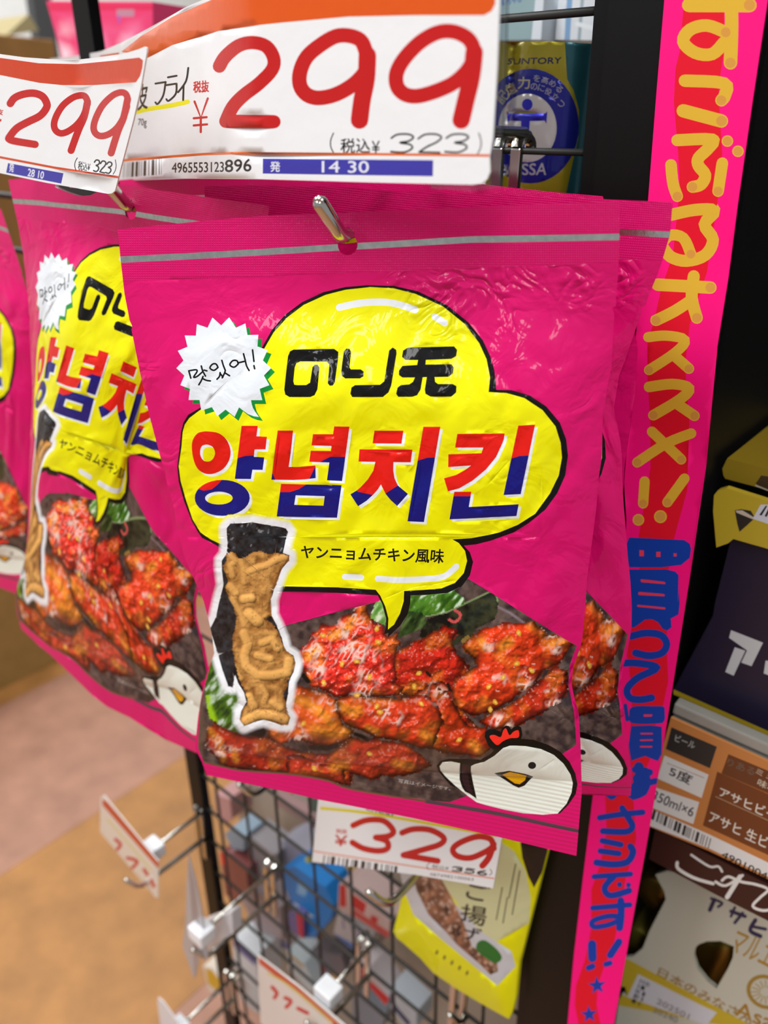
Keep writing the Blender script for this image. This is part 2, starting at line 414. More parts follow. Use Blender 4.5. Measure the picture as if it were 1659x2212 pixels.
NORI = cF("262,180 300,140 400,135 510,125 640,150 700,155 830,180 855,215 830,290 800,420 860,440 860,490 790,570 740,700 690,860 690,1010 740,1110 790,1230 820,1350 900,1400 925,1470 900,1560 860,1640 850,1760 820,1920 870,1990 850,2060 780,2060 620,2010 540,2030 430,2075 390,2010 400,1930 450,1840 430,1750 370,1660 345,1580 320,1700 280,1690 230,1560 170,1350 105,1150 160,1030 200,850 235,720 215,560 215,490 262,430 270,320 262,230")
BATTER = cF("262,430 300,408 350,420 380,475 450,455 520,410 600,400 650,430 720,420 800,430 860,440 860,490 790,570 750,690 700,800 685,900 690,1010 640,1060 700,1090 760,1180 800,1290 830,1350 900,1400 925,1470 900,1560 840,1640 850,1700 800,1760 830,1850 850,1950 870,1990 850,2060 780,2060 620,2010 540,2030 430,2075 390,2010 420,1920 470,1840 440,1740 390,1640 350,1500 325,1350 320,1220 350,1120 355,1020 330,930 290,860 245,740 280,690 255,610 228,540 262,500")
RIDGES = [(cF(a), r / 4.424) for a, r in [("300,440 350,500 300,540 320,640", 42), ("400,490 420,560 430,700", 42), ("470,600 560,560 640,540 740,480 820,460", 46), ("450,470 560,420 640,450", 28), ("300,740 350,800", 52), ("500,680 560,790 570,900", 26), ("430,860 500,850", 55), ("480,1000 560,1070", 66), ("320,860 400,1000 430,1110", 40), ("430,1190 470,1290 430,1400 450,1500 560,1590 700,1590 840,1560 860,1450", 56), ("600,1280 700,1240 750,1330", 50), ("560,1400 680,1430", 50), ("600,1700 640,1780 620,1850", 42), ("700,1850 780,1900", 46), ("480,1800 520,1880", 56), ("450,2020 560,1960 700,1970 820,2010", 56), ("340,1500 400,1620", 36), ("640,1180 720,1200", 40), ("640,620 680,760", 30)]]
PIECES = [  # outline, base tint, brightness, lump scale
 (cH("1330,880 1450,950 1460,1150 1380,1260 1250,1350 1050,1450 950,1510 700,1550 560,1480 600,1400 880,1280 1150,1060"), (205, 52, 24), .95, 15),
 (cG("1130,700 1200,640 1330,560 1450,520 1550,455 1600,450 1650,380 1760,420 1800,480 1760,520 1745,560 1800,690 1900,800 1940,880 1900,980 1800,1050 1700,1180 1500,1220 1280,1150 1150,1100 1100,900"), (202, 40, 24), .9, 12),
 (cG("1500,1000 1640,980 1760,1080 1840,1250 1960,1420 2060,1500 2000,1600 1650,1650 1450,1350 1300,1150"), (188, 34, 20), .85, 12),
 (cH("0,1250 40,1050 150,1120 260,1200 330,1350 420,1500 560,1520 640,1500 650,1600 690,1720 560,1830 400,1810 200,1790 0,1740 -40,1500"), (206, 58, 22), .9, 16),
 (cH("370,690 450,600 600,500 800,450 1000,450 1110,425 1140,490 1230,520 1240,590 1300,565 1420,575 1515,620 1500,690 1440,780 1390,860 1320,890 1200,950 1130,1060 1000,1150 880,1260 700,1350 560,1400 450,1400 330,1330 270,1230 260,1120 300,1020 420,960 520,900 500,830 400,740"), (222, 62, 26), 1.05, 15),
 (cJ("200,900 170,840 260,910 440,990 600,1030 760,1020 900,1100 1100,1190 1300,1200 1400,1210 1659,1180 1659,1560 1590,1540 1380,1500 1000,1430 400,1370 280,1340 200,1220 120,1150 120,920"), (190, 48, 22), .85, 16),
 (cG("60,1020 250,1060 430,1110 520,1170 540,1300 600,1440 700,1500 690,1580 600,1620 450,1680 300,1660 100,1600 -60,1660 -170,1600 -230,1450 -250,1300 -30,1290"), (224, 92, 34), 1.0, 20),
 (cG("400,1800 600,1620 700,1580 770,1590 800,1610 950,1590 1250,1640 1400,1740 1550,1870 1450,1920 1300,1970 1200,1990 1000,1990 900,2030 800,2000 600,1940 620,2080 500,2060 0,1980 0,1760 250,1790 380,1850"), (204, 62, 36), .9, 16),
 (cG("520,1180 560,1160 700,1130 900,1150 1150,1170 1250,1150 1450,1120 1560,1200 1650,1400 1570,1600 1550,1690 1400,1700 1250,1640 1100,1600 950,1590 820,1520 700,1480 600,1440 540,1300"), (214, 62, 30), 1.0, 16),
 (cG("800,85 850,130 850,230 880,310 930,370 1000,380 1040,430 1020,480 1070,520 1190,455 1170,540 1210,590 1170,640 1150,700 1130,800 1160,880 1170,960 1130,1000 1250,1050 1180,1130 1050,1150 800,1150 700,1130 600,1150 520,1160 430,1100 330,1060 240,1040 200,960 180,900 150,830 120,740 100,690 160,620 220,560 260,530 220,500 300,450 370,380 430,390 530,370 560,300 640,280 700,270 700,180 760,120"), (220, 48, 36), 1.15, 11)]
ORANGE = [(cG("50,1170 200,1200 400,1350 480,1450", ), 14), (cG("560,1250 700,1310 740,1290"), 16), (cG("850,1480 950,1520"), 10), (cH("780,700 850,650"), 14), (cH("600,700 560,640"), 12), (cG("300,1500 500,1540 640,1500"), 18), (cG("500,1880 600,1860"), 16), (cG("1300,1880 1150,1850"), 12), (cH("480,1700 560,1780"), 14), (cG("480,500 600,460 700,330"), 14), (cG("230,720 320,650"), 16), (cG("1450,1540 1540,1600"), 16), (cH("1280,670 1400,640"), 12), (cJ("140,950 260,1080 300,1280"), 10), (cJ("420,1180 440,1280"), 9)]
GLOSS = [(cG("600,560 700,680 830,760 860,900"), 16), (cG("640,330 740,420 760,520"), 13), (cG("280,640 330,760 380,860"), 12), (cG("780,1080 860,1000"), 12), (cG("880,1230 1000,1360 1080,1250 1150,1380"), 8), (cG("400,1230 480,1300"), 8), (cG("60,1500 150,1600"), 10), (cH("40,1140 160,1220"), 10), (cH("740,1450 800,1500"), 9), (cH("700,990 800,1040"), 6), (cH("1010,1010 1060,960 1000,1080"), 7), (cH("640,690 700,720"), 6), (cH("1270,1200 1300,1260"), 8), (cG("760,160 720,260"), 7), (cG("480,800 400,900"), 7), (cJ("130,900 160,1000 250,1080"), 6), (cJ("140,1150 330,1190 440,1180"), 6), (cH("1290,590 1330,720"), 6)]
SEEDS = cG("380,500 580,800 735,775 945,430 960,570 945,1250 1415,1220 170,1430 285,1900 1390,900 385,1000 740,1130 1340,1040 980,1310 870,940 870,1750") + cH("790,1010 1080,940 645,1105 710,1265 340,1650 950,555 930,870 660,1340")
SLAB = P_("460,1420 600,1362 620,1350 811,1301 885,1270 1011,1250 1076,1290 1156,1341 1200,1368 1246,1395 1238,1415 1230,1440 1228,1480 1240,1540 1245,1609 1220,1625 1160,1665 1004,1721 971,1733 920,1728 760,1706 707,1687 625,1673 543,1667 502,1663 440,1646 428,1616 428,1600 432,1523 443,1478 453,1441")
LEAF1 = cJ("110,480 160,240 240,150 300,300 350,520 440,540 490,620 450,750 460,850 540,1000 440,990 260,910 160,840 130,700")
LEAF2 = cG("940,130 880,290 870,330 1030,390 1060,330 1050,200 1000,110")
LEAF3 = cE("1010,540 1340,500 1450,580 1440,620 1280,690 1120,720 990,680")
LEAF4 = cE("990,680 1100,690 1140,770 1100,820 900,900 930,800")
SEAWEED = cH("-60,560 0,420 210,345 650,135 715,115 740,200 735,330 700,420 500,520 430,640 330,660 250,720 -60,600")

_rng = np.random.RandomState(7); _lat = _rng.rand(256, 256)
def vnoise(x, y, s, seed=0):
    x = x / s + seed * 17.3; y = y / s + seed * 9.1; i = np.floor(x).astype(int); j = np.floor(y).astype(int); u, v = x - i, y - j
    u = u * u * (3 - 2 * u); v = v * v * (3 - 2 * v); g = lambda a, b: _lat[a % 256, b % 256]
    return (g(i, j) * (1 - u) + g(i + 1, j) * u) * (1 - v) + (g(i, j + 1) * (1 - u) + g(i + 1, j + 1) * u) * v
def fbm(x, y, s, seed=0, o=3):
    return sum(vnoise(x, y, s / 2 ** k, seed + k) * .5 ** k for k in range(o)) / sum(.5 ** k for k in range(o))
def mix(a, b, t): return a * (1 - t[:, None]) + b * t[:, None]
def shade(hf, x, y, k):
    e = 1.0; h0 = hf(x, y); gx = (hf(x + e, y) - h0) * k; gy = (hf(x, y + e) - h0) * k
    n = np.stack([-gx, -gy, np.ones_like(gx)], 1); n /= np.linalg.norm(n, axis=1)[:, None]
    return h0, n
Lp = np.array([-.35, -.62, .70]); Lp /= np.linalg.norm(Lp)
Hp = Lp + np.array([0, 0, 1.]); Hp /= np.linalg.norm(Hp)
def photo(x, y):
    """the printed food photograph on the lower part of the bag (flat print), as linear colours"""
    n = fbm(x, y, 16, 1); c = mix(lin((52, 40, 42))[None], lin((112, 92, 84))[None], np.clip((n - .3) * 1.8, 0, 1))
    c = mix(c, lin((105, 84, 60))[None].repeat(len(x), 0), np.clip((445 - x) / 25, 0, .8))
    d = dist_line(x, y, cH("740,290 860,350 1000,450")); c = mix(c, lin((150, 130, 140))[None].repeat(len(x), 0), np.clip(1.4 - d / 2.5, 0, .6))
    m = inside(x, y, [SEAWEED]); t = fbm(x, y, 14, 3)[m]; c[m] = mix(lin((12, 16, 14))[None], lin((62, 66, 44))[None], np.clip(t * 1.6 - .5 + (x[m] - 990) / 260, 0, 1))
    d = dist_line(x, y, cH("0,385 210,345 650,135 715,115 735,230")); c = mix(c, lin((150, 170, 120))[None].repeat(len(x), 0), np.clip(1.2 - d / 2.2, 0, .8))
    for P, c0, c1, c2, sd in ((LEAF3, (40, 84, 22), (96, 150, 40), (205, 228, 200), 5), (LEAF4, (16, 34, 14), (58, 88, 36), (90, 110, 60), 6), (LEAF2, (80, 140, 50), (150, 200, 110), (228, 240, 214), 7), (LEAF1, (28, 56, 20), (92, 138, 22), (190, 205, 190), 8)):
        m = inside(x, y, [P]); t = fbm(x[m] + y[m] * .8, y[m] * .35 - x[m] * .3, 10, sd)
        cc = mix(lin(c0)[None], lin(c1)[None], np.clip(t * 2 - .5, 0, 1)); c[m] = mix(cc, lin(c2)[None].repeat(m.sum(), 0), np.clip((t - .58) * 6, 0, 1))
    m = inside(x, y, [LEAF1]); d = dist_line(x, y, cJ("135,480 140,700 200,860")); c[m] = mix(c, lin((150, 200, 10))[None].repeat(len(x), 0), np.clip(1.3 - d / 9, 0, .9) * (y > 1500))[m]
    d = dist_line(x, y, catmull(cH("240,420 290,445 340,410 350,360 300,325"), 4)); c = mix(c, lin((205, 85, 85))[None].repeat(len(x), 0), np.clip(3.6 - d, 0, 1))
    d = dist_line(x, y, cH("380,640 430,600")); c = mix(c, lin((150, 120, 60))[None].repeat(len(x), 0), np.clip(5 - d, 0, .9))
    for k, (P, tint, br, ls) in enumerate(PIECES):
        Pj = np.array(P); jx = x + 6 * (fbm(x, y, 9, 20 + k) - .5) * 2; jy = y + 6 * (fbm(x, y, 9, 30 + k) - .5) * 2
        m = inside(jx, jy, [P])
        if not m.any(): continue
        X, Y = x[m], y[m]
        def hf(a, b):
            dd = dist_line(a, b, Pj, True); e = np.sqrt(np.clip(dd / 34, 0, 1)) * 20
            l = 1 - np.abs(2 * fbm(a + .25 * b, b - .2 * a, ls * 2.6, 40 + k, 2) - 1)
            f = fbm(a, b, ls * 1.5, 50 + k, 3)
            return e + 11 * l + 19 * f
        h, nn = shade(hf, X, Y, .85)
        dif = np.clip(nn @ Lp, 0, 1); sp = np.clip(nn @ Hp, 0, 1)
        t = lin(tint)[None]; org = np.clip((fbm(X, Y, 34, 60 + k) - .5) * 4, 0, 1) * .45
        for q, r in ORANGE: org = np.maximum(org, np.clip(1.25 - dist_line(X, Y, q) / r, 0, 1) * .85)
        b = mix(t, lin((238, 150, 48))[None], org)
        cav = np.clip((h - 18) / 17, 0, 1); edge = np.clip(dist_line(X, Y, Pj, True) / 9, .35, 1)
        cc = b * ((.24 + 1.0 * dif ** 1.6) * (.42 + .66 * cav) * edge * br * 1.22)[:, None]
        gl = np.zeros(len(X))
        for q, r in GLOSS: gl = np.maximum(gl, np.clip(1.6 - dist_line(X, Y, q) / (r * 1.6), 0, 1))
        w_ = np.clip((sp ** 46) * 1.15 - .45, 0, .7) * (.5 + .55 * (k == 9))
        q1 = fbm(X + .7 * Y, Y * .6 - X * .2, 11, 70 + k, 2); fine = 1 - np.abs(q1 - .5) * 7; w_ = np.maximum(w_, gl * np.clip(fine * 1.2, 0, .85) * np.clip((fbm(X, Y, 17, 75 + k, 1) - .25) * 3, 0, 1)); w_ = np.maximum(w_, np.clip((fbm(X, Y, 6.5, 80 + k, 1) - .95) * 14, 0, .6))
        c[m] = mix(cc, lin((255, 222, 208))[None].repeat(len(X), 0), np.clip(w_, 0, 1))
    for i, (sx, sy) in enumerate(SEEDS):
        a = i * 1.7; u = (x - sx) * math.cos(a) + (y - sy) * math.sin(a); v = -(x - sx) * math.sin(a) + (y - sy) * math.cos(a)
        d = np.hypot(u / 6.5, v / 4.2); c = mix(c, lin((236, 176, 56))[None].repeat(len(x), 0), np.clip((1.15 - d) * 5, 0, 1)); c = mix(c, lin((255, 236, 150))[None].repeat(len(x), 0), np.clip((.45 - d) * 4, 0, 1))
    for pts, r in ((cG("720,1540 800,1570 850,1600"), 6), (cG("250,1680 420,1690 520,1660"), 7), (cJ("560,960 700,980"), 13), (cG("170,920 220,980"), 7), (cG("1480,900 1510,930"), 4), (cH("10,960 40,990"), 5), (cH("225,1080 250,1140"), 5)):
        d = dist_line(x, y, pts); c = mix(c, lin((16, 14, 12))[None].repeat(len(x), 0), np.clip((r - d) / 3, 0, 1))
    return c
BUB_Y = P_("793,621 800,620 851,623 898,635 957,662 1004,700 1035,741 1051,776 1058.6,815 1055.5,847 1094,849 1133,860 1172,886 1200,921 1211,956 1214,988 1207,1027 1188,1066 1156,1110 1118,1134 1079,1150 1060,1154.6 1018,1162.5 977,1165 991,1173 1004.6,1190 1009,1211.6 1002,1238 983,1259 954,1271 912,1274.5 873,1276.6 872,1299 864,1325.6 851,1349.5 838,1360 839,1336 832,1309.7 821.6,1287 811.5,1274 726,1268.6 596,1266 520,1200 484,1179 455,1165 433,1150 416,1122 402,1081 390,1038 386,1007 392,966 394.5,934 399,917.5 409,903 433,885 500,820 571,752.6 591,718 620,686 656,658.6 703,637 746,626")
BUB_K = P_("793,616 851,617.5 902,629 964.6,658.6 1011.6,696 1043,735 1058.6,768 1068,799.7 1072,842 1105.6,843 1145,854.5 1180,878 1209.5,913 1223,948.6 1227,984 1221,1027 1203.6,1066 1178,1101 1142,1130 1110,1150 1060,1168 1028,1176 1002,1178.5 1015,1193 1022,1214 1015,1243 997,1267 967,1280.6 925,1284.5 886.5,1286 886,1304.5 880,1328 864,1352 837.5,1377 839,1367 829.5,1370 834,1352 834,1336 826,1305 816,1286 726,1280.6 596,1278 520,1230 486,1188 436,1161.5 428,1150 414,1125 397,1081 386,1040.5 383,1007 388,966 391,934 396,913 406.5,896 432,881 500,815 567,749 587,713 616,680 652,653 699,631 746,620")
def under(x, y):
    c = np.tile(lin(PINK), (len(x), 1)); m = inside(x, y, [SLAB]); 
    if m.any(): c[m] = photo(x[m], y[m])
    c[inside(x, y, [BUB_K])] = lin(BLK); c[inside(x, y, [BUB_Y])] = lin(YEL); return c
def nori(x, y):
    c = under(x, y); ins = inside(x, y, [NORI]); d = np.where(ins, 0, dist_line(x, y, NORI, True))
    c = mix(c, lin((240, 242, 246))[None].repeat(len(x), 0), np.clip((19 - d) / 9, 0, 1))
    if ins.any():
        X, Y = x[ins], y[ins]; t = fbm(X, Y, 9, 90); cc = mix(lin((14, 16, 19))[None], lin((52, 56, 62))[None], np.clip(t * 1.8 - .5, 0, 1))
        g = fbm(X + .6 * Y, Y * .5 - X * .3, 7, 92, 2); cc = mix(cc, lin((150, 150, 155))[None].repeat(len(X), 0), np.clip((g - .74) * 8, 0, .8) * (Y < 1196)); c[ins] = cc
    b = inside(x + 3 * (fbm(x, y, 6, 95) - .5), y + 3 * (fbm(x, y, 6, 96) - .5), [BATTER])
    if b.any():
        X, Y = x[b], y[b]
        def hf(a, e):
            h = fbm(a, e, 13, 97, 3) * 10 - 2.5 + np.clip(dist_line(a, e, BATTER, True) / 6, 0, 1) * 3
            for p, r in RIDGES:
                dd = dist_line(a, e, p); h = np.maximum(h, np.sqrt(np.clip(1 - (dd / r) ** 2, 0, 1)) * r * .95 + 1.2 * fbm(a, e, 6, 98))
            return h
        h, nn = shade(hf, X, Y, .8); dif = np.clip(nn @ Lp, 0, 1)
        hh = np.clip((h - 3) / 8, 0, 1); base = mix(lin((150, 96, 44))[None], lin((244, 184, 102))[None], hh); sp_ = fbm(X, Y, 3.4, 99, 1)
        cc = base * (.22 + 1.0 * dif)[:, None]; cc = mix(cc, lin((70, 48, 24))[None].repeat(len(X), 0), np.clip((sp_ - .86) * 8, 0, .6)); c[b] = cc
    return c

art = Art(PINK)
art.poly(SLAB, photo)
art.poly(BUB_K, BLK).poly(BUB_Y, YEL)
art.stroke(P_("733,664 770,656 810,652.5 850,655 897,669"), 15, WHT).stroke(P_("939,684 961,698"), 14, WHT)
art.stroke(P_("745,1246 780,1247.5"), 13, WHT).stroke(cE("740,415 900,425 1100,420 1250,405 1320,370 1380,315"), 13, WHT)
OY = [  # the four big syllables: outer contour, holes, smooth
 (cA("290,340 380,355 450,410 488,500 480,590 430,670 350,715 270,720 200,680 160,600 143,500 150,420 190,360 240,342"), [cA("290,460 330,480 350,530 335,580 300,608 255,605 225,570 217,520 230,475 260,460")], True),
 (cA("588,290 733,290 722,383 815,388 803,500 705,502 698,568 792,570 777,685 685,683 672,767 528,765"), [], False),
 ([(480 + 59.5 * math.cos(t), 1075.5 + 39 * math.sin(t)) for t in np.linspace(0, 6.2832, 33)[:-1]], [[(472.8 + 29.8 * math.cos(t), 1076 + 13.8 * math.sin(t)) for t in np.linspace(0, 6.2832, 25)[:-1]]], False),
 (cA("912,332 1050,332 1010,658 1100,658 1250,645 1252,758 1150,770 1050,775 855,772"), [], False),
 (cA("1418,295 1555,297 1488,785 1353,778 1375,618 1195,612 1208,513 1388,515 1395,470 1215,465 1228,365 1408,365"), [], False),
 (cA("942,810 1484,822 1443,1113 903,1102"), [cA("1073,912 1333,920 1322,1005 1060,998")], False),
 (cB("120,333 380,333 362,450 103,447"), [], False),
 (cB("-14,500 460,503 445,617 290,615 288,690 300,760 330,825 420,900 323,1008 265,955 220,900 178,815 150,860 110,905 50,960 -27,1010 -96,903 -40,870 0,835 60,770 110,690 128,613 -23,610"), [], False),
 (cB("558,298 710,298 563,1152 416,1145"), [], False),
 (cB("862,362 1286,358 1280,410 1265,450 1210,570 1120,680 1000,780 880,850 778,877 743,760 850,730 940,680 985,645 780,660 782,545 1078,535 1095,485 842,485"), [], False),
 (cB("1408,288 1560,278 1430,902 1276,910"), [], False),
 (cB("835,880 988,880 965,1017 1412,992 1392,1098 792,1128"), [], False)]
WAVE = P_("400,1056 424,1055 440,1060 457,1057 469,1048 478,1038 492,1018 515,989 530,985 546,984 573,990 592,1030 605,1063 626,1063 645,1057 661,1047 669,1033 681,1008 691,998 713,987 746,987 765,1030 772,1062 790,1066 804,1069 833,1066 859,1049 880,1020 903,995 922,989 939,988 960,1060 980,1072 1016,1072 1050,1050 1104,991 1122,985 1142,984 1170,1000 1170,1160 400,1160")
for o_, h_, sm in OY:
    sh = lambda q: [(x + 5.6, y + 5.2) for x, y in q]
    art.poly(sh(o_), WHT, sm, [sh(h) for h in h_])
LETTERS = [([catmull(o_, 4, True)] if sm else [list(o_)]) + [catmull(h, 4, True) if sm else list(h) for h in h_] for o_, h_, sm in OY]
for c_ in LETTERS: art.sh.append(('p', c_, RED))
art.sh.append(('blue', [WAVE], BLU))
for q in ("180,183 470,178 500,200 500,240 475,420 460,440 440,443 425,425 435,290 420,270 230,268 200,280 188,310 178,410 185,435 210,438 270,437 298,420 315,310 330,292 350,290 365,310 350,470 330,510 300,523 150,523 120,505 113,470 140,230 155,195",
          "540,195 560,175 580,178 592,200 580,310 590,325 660,325 682,340 680,375 655,390 550,390 525,370 521,340",
          "865,190 890,168 915,185 918,210 880,440 860,490 820,523 600,523 587,500 595,455 620,438 800,435 830,410 845,310",
          "1000,168 1330,160 1352,185 1345,230 1310,250 1128,257 1125,290 1310,288 1327,310 1320,355 1290,378 1190,380 1195,415 1215,430 1320,430 1347,445 1345,490 1310,520 1160,520 1125,500 1120,470 1135,380 1105,382 1090,470 1065,510 1030,522 930,522 915,500 925,455 950,437 1010,432 1035,415 1050,383 960,383 935,365 935,335 960,300 1065,293 1072,258 980,257 957,235 965,190"):
    art.poly(cC(q), BLK)
STAR = cD("590,105 716,218 830,103 928,252 1062,190 1093,357 1248,353 1235,520 1380,572 1313,720 1430,832 1327,937 1408,1075 1267,1128 1305,1290 1143,1290 1152,1340 1170,1400 1205,1460 1258,1532 1180,1520 1100,1490 1030,1440 972,1393 908,1530 778,1425 660,1522 582,1390 430,1440 405,1288 248,1288 268,1130 130,1075 188,937 72,832 175,722 93,583 232,525 193,362 352,365 367,200 520,252")
art.poly([(x + 8.4, y + 8.4) for x, y in STAR], (14, 138, 52)); art.poly(STAR, (226, 232, 238))
for q in ("250,870 265,920 280,975", "250,870 350,855 370,880 320,960 370,950 440,890", "430,800 450,870 490,945", "470,860 510,870", "455,950 430,1010 395,1070", "450,980 500,1005 560,1015", "725,720 745,790 775,865", "775,865 760,910 730,970", "700,895 690,950 655,990", "700,905 740,960", "770,900 835,940", "960,755 1045,735", "1035,625 1060,720 1080,800 1115,865", "1165,570 1185,735", "1185,795 1195,840", "670,820 612,863 554,830 590,775 640,772 670,820", "960,770 900,818 840,785 880,725 940,725 960,770"):
    art.stroke(cD(q), 3.6, BLK)
art.text('ヤンニョムチキン風味', P_("651,1178 960,1187 957,1217 650,1206"), BLK, 1.5)
art.text('写真はイメージです。', P_("861,1682 974,1701 973,1708 860,1690.5"), (190, 185, 180))
# printed bird drawing in the corner
art.poly(cI("600,240 610,190 650,165 700,165 770,195 785,150 820,128 850,135 875,170 900,145 940,130 975,150 988,220 975,265 1100,275 1250,325 1380,400 1470,500 1530,620 1552,730 1535,830 1460,940 1370,1032 1340,1030 1000,1000 620,940 520,885 480,860 400,810 250,740 130,600 110,540 150,490 230,470 420,470 560,480 650,430 700,385 640,340"), BLK)
art.poly(cI("920,335 1020,340 1180,370 1310,430 1410,520 1480,630 1505,720 1490,820 1440,930 1350,1030 1200,1042 1000,1028 800,990 620,945 520,880 480,700 460,590 462,545 500,525 600,500 700,440 790,360 860,335"), (236, 240, 228))
art.poly(cI("140,545 170,505 260,497 350,515 345,600 345,680 370,760 400,805 450,830 520,880 620,945 520,915 430,850 300,745 200,650 150,590"), (236, 240, 228))
art.poly(cI("372,520 430,530 425,600 445,720 480,830 455,820 420,790 390,740 368,680 372,600"), (46, 26, 34))
art.poly(cI("652,240 700,225 765,247 792,180 822,160 855,228 900,190 948,180 948,250 860,260 790,290 735,330 690,300"), (240, 48, 34), True)
art.ell(*cI([(1087, 538)])[0], 8.6, 7.6, (12, 22, 26))
art.poly(cI("700,618 850,592 1020,625 1100,652 1060,690 1010,745 950,767 890,740 800,680"), BLK)
art.poly(cI("780,632 860,605 1030,642 1015,690 960,730 910,722 850,680"), (232, 170, 12))
# seam line above the bottom crimp
art.stroke(cI("0,905 400,972 800,1045 1300,1155 1575,1212"), 8, (82, 62, 74)); art.stroke(P_("441,1646 502,1661 543,1666 625,1672 707,1686 760,1705 920,1731"), 4, (110, 78, 56))
art.stroke(NORI + [NORI[0]], 40, nori, False); art.poly(NORI, nori)
SILVER = P_("258,561 400,554 560,545 728,534.5 840,528 1015,517.5 1337,512")
HOLE = [(751 + 21.5 * math.cos(t), 529 + 22 * math.sin(t)) for t in np.linspace(0, 6.2832, 25)[:-1]]
TOPL = P_("250,609 1345,566"); BOTL = P_("415,1612 600,1640 1000,1672 1270,1690")
# colour rule for the blue wave: only where a letter is
def bag_build():
    sh = art.sh; wave = [s for s in sh if s[0] == 'blue'][0]; rest = [s for s in sh if s[0] != 'blue']
    art.sh = rest
    si = stroke_outline(SILVER, 14)
    r = art.build(BAG_OUT, 10, dense=[(SLAB, 2.7), (P_("438,1108 668,1108 668,1410 438,1410"), 2.7)], lines=[TOPL, BOTL, WAVE, si + [si[0]]], holes=[HOLE])
    X, Tt, col = r; cen = X[Tt].mean(1)
    isred = np.abs(col[:, 0] - lin(RED)).sum(1) < 1e-4
    b = isred & inside(cen[:, 0], cen[:, 1], [WAVE]); col[b] = lin(BLU)
    return X, Tt, col, cen
BX, BT, BC, BCEN = bag_build()
B_sil = dist_line(BCEN[:, 0], BCEN[:, 1], SILVER) < 7
B_top = (BCEN[:, 1] < np.interp(BCEN[:, 0], [250, 1345], [609, 566])) & ~B_sil
_bl = np.array(BOTL); B_bot = BCEN[:, 1] > np.interp(BCEN[:, 0], _bl[:, 0], _bl[:, 1])
B_body = ~(B_sil | B_top | B_bot)
# the back panel: same outline, coarse, plain pink
_bk = Art((196, 30, 104)); KX, KT, KC = _bk.build(BAG_OUT, 28, holes=[HOLE])
def pillow(X):
    """bulge of the front film (0 at the seams .. 1)"""
    d = dist_line(X[:, 0], X[:, 1], BAG_OUT, True); y = X[:, 1]
    top = np.clip((y - 590) / 330, 0, 1); bot = np.clip((np.interp(X[:, 0], _bl[:, 0], _bl[:, 1]) - y) / 60, 0, 1)
    return (1 - np.exp(-d / 150)) * (top * top * (3 - 2 * top)) * np.sqrt(bot)
PB, PK = pillow(BX), pillow(KX)
print('bag art', len(BX), len(BT), round(time.time() - T0, 1))

def tps(src, dst):
    src = np.array(src, float); dst = np.array(dst, float); n = len(src); s = 1000.0; A = src / s
    U = lambda r2: np.where(r2 > 0, r2 * np.log(np.maximum(r2, 1e-12)), 0)
    K = U(((A[:, None] - A[None]) ** 2).sum(2)) + np.eye(n) * 2e-4; Pm = np.c_[np.ones(n), A]
    Mx = np.zeros((n + 3, n + 3)); Mx[:n, :n] = K; Mx[:n, n:] = Pm; Mx[n:, :n] = Pm.T
    W = np.linalg.solve(Mx, np.r_[dst, np.zeros((3, 2))])
    def f(P):
        P = np.asarray(P, float) / s; r2 = ((P[:, None] - A[None]) ** 2).sum(2); return U(r2) @ W[:n] + np.c_[np.ones(len(P)), P] @ W[n:]
    return f
CRUMPLE = [(950, 645, 90, 1), (1060, 610, 60, .9), (1150, 590, 50, .7), (1240, 610, 70, .6), (1100, 680, 50, .4), (350, 1010, 55, .7), (405, 1110, 50, .5), (500, 740, 50, .35), (310, 800, 40, .6), (860, 600, 40, .6), (1205, 1460, 45, 1), (1225, 1530, 35, 1), (440, 1240, 45, .5), (540, 1530, 50, .5), (620, 1640, 70, .4), (730, 1590, 50, .3), (1270, 880, 60, .3), (1100, 1010, 60, .2)]
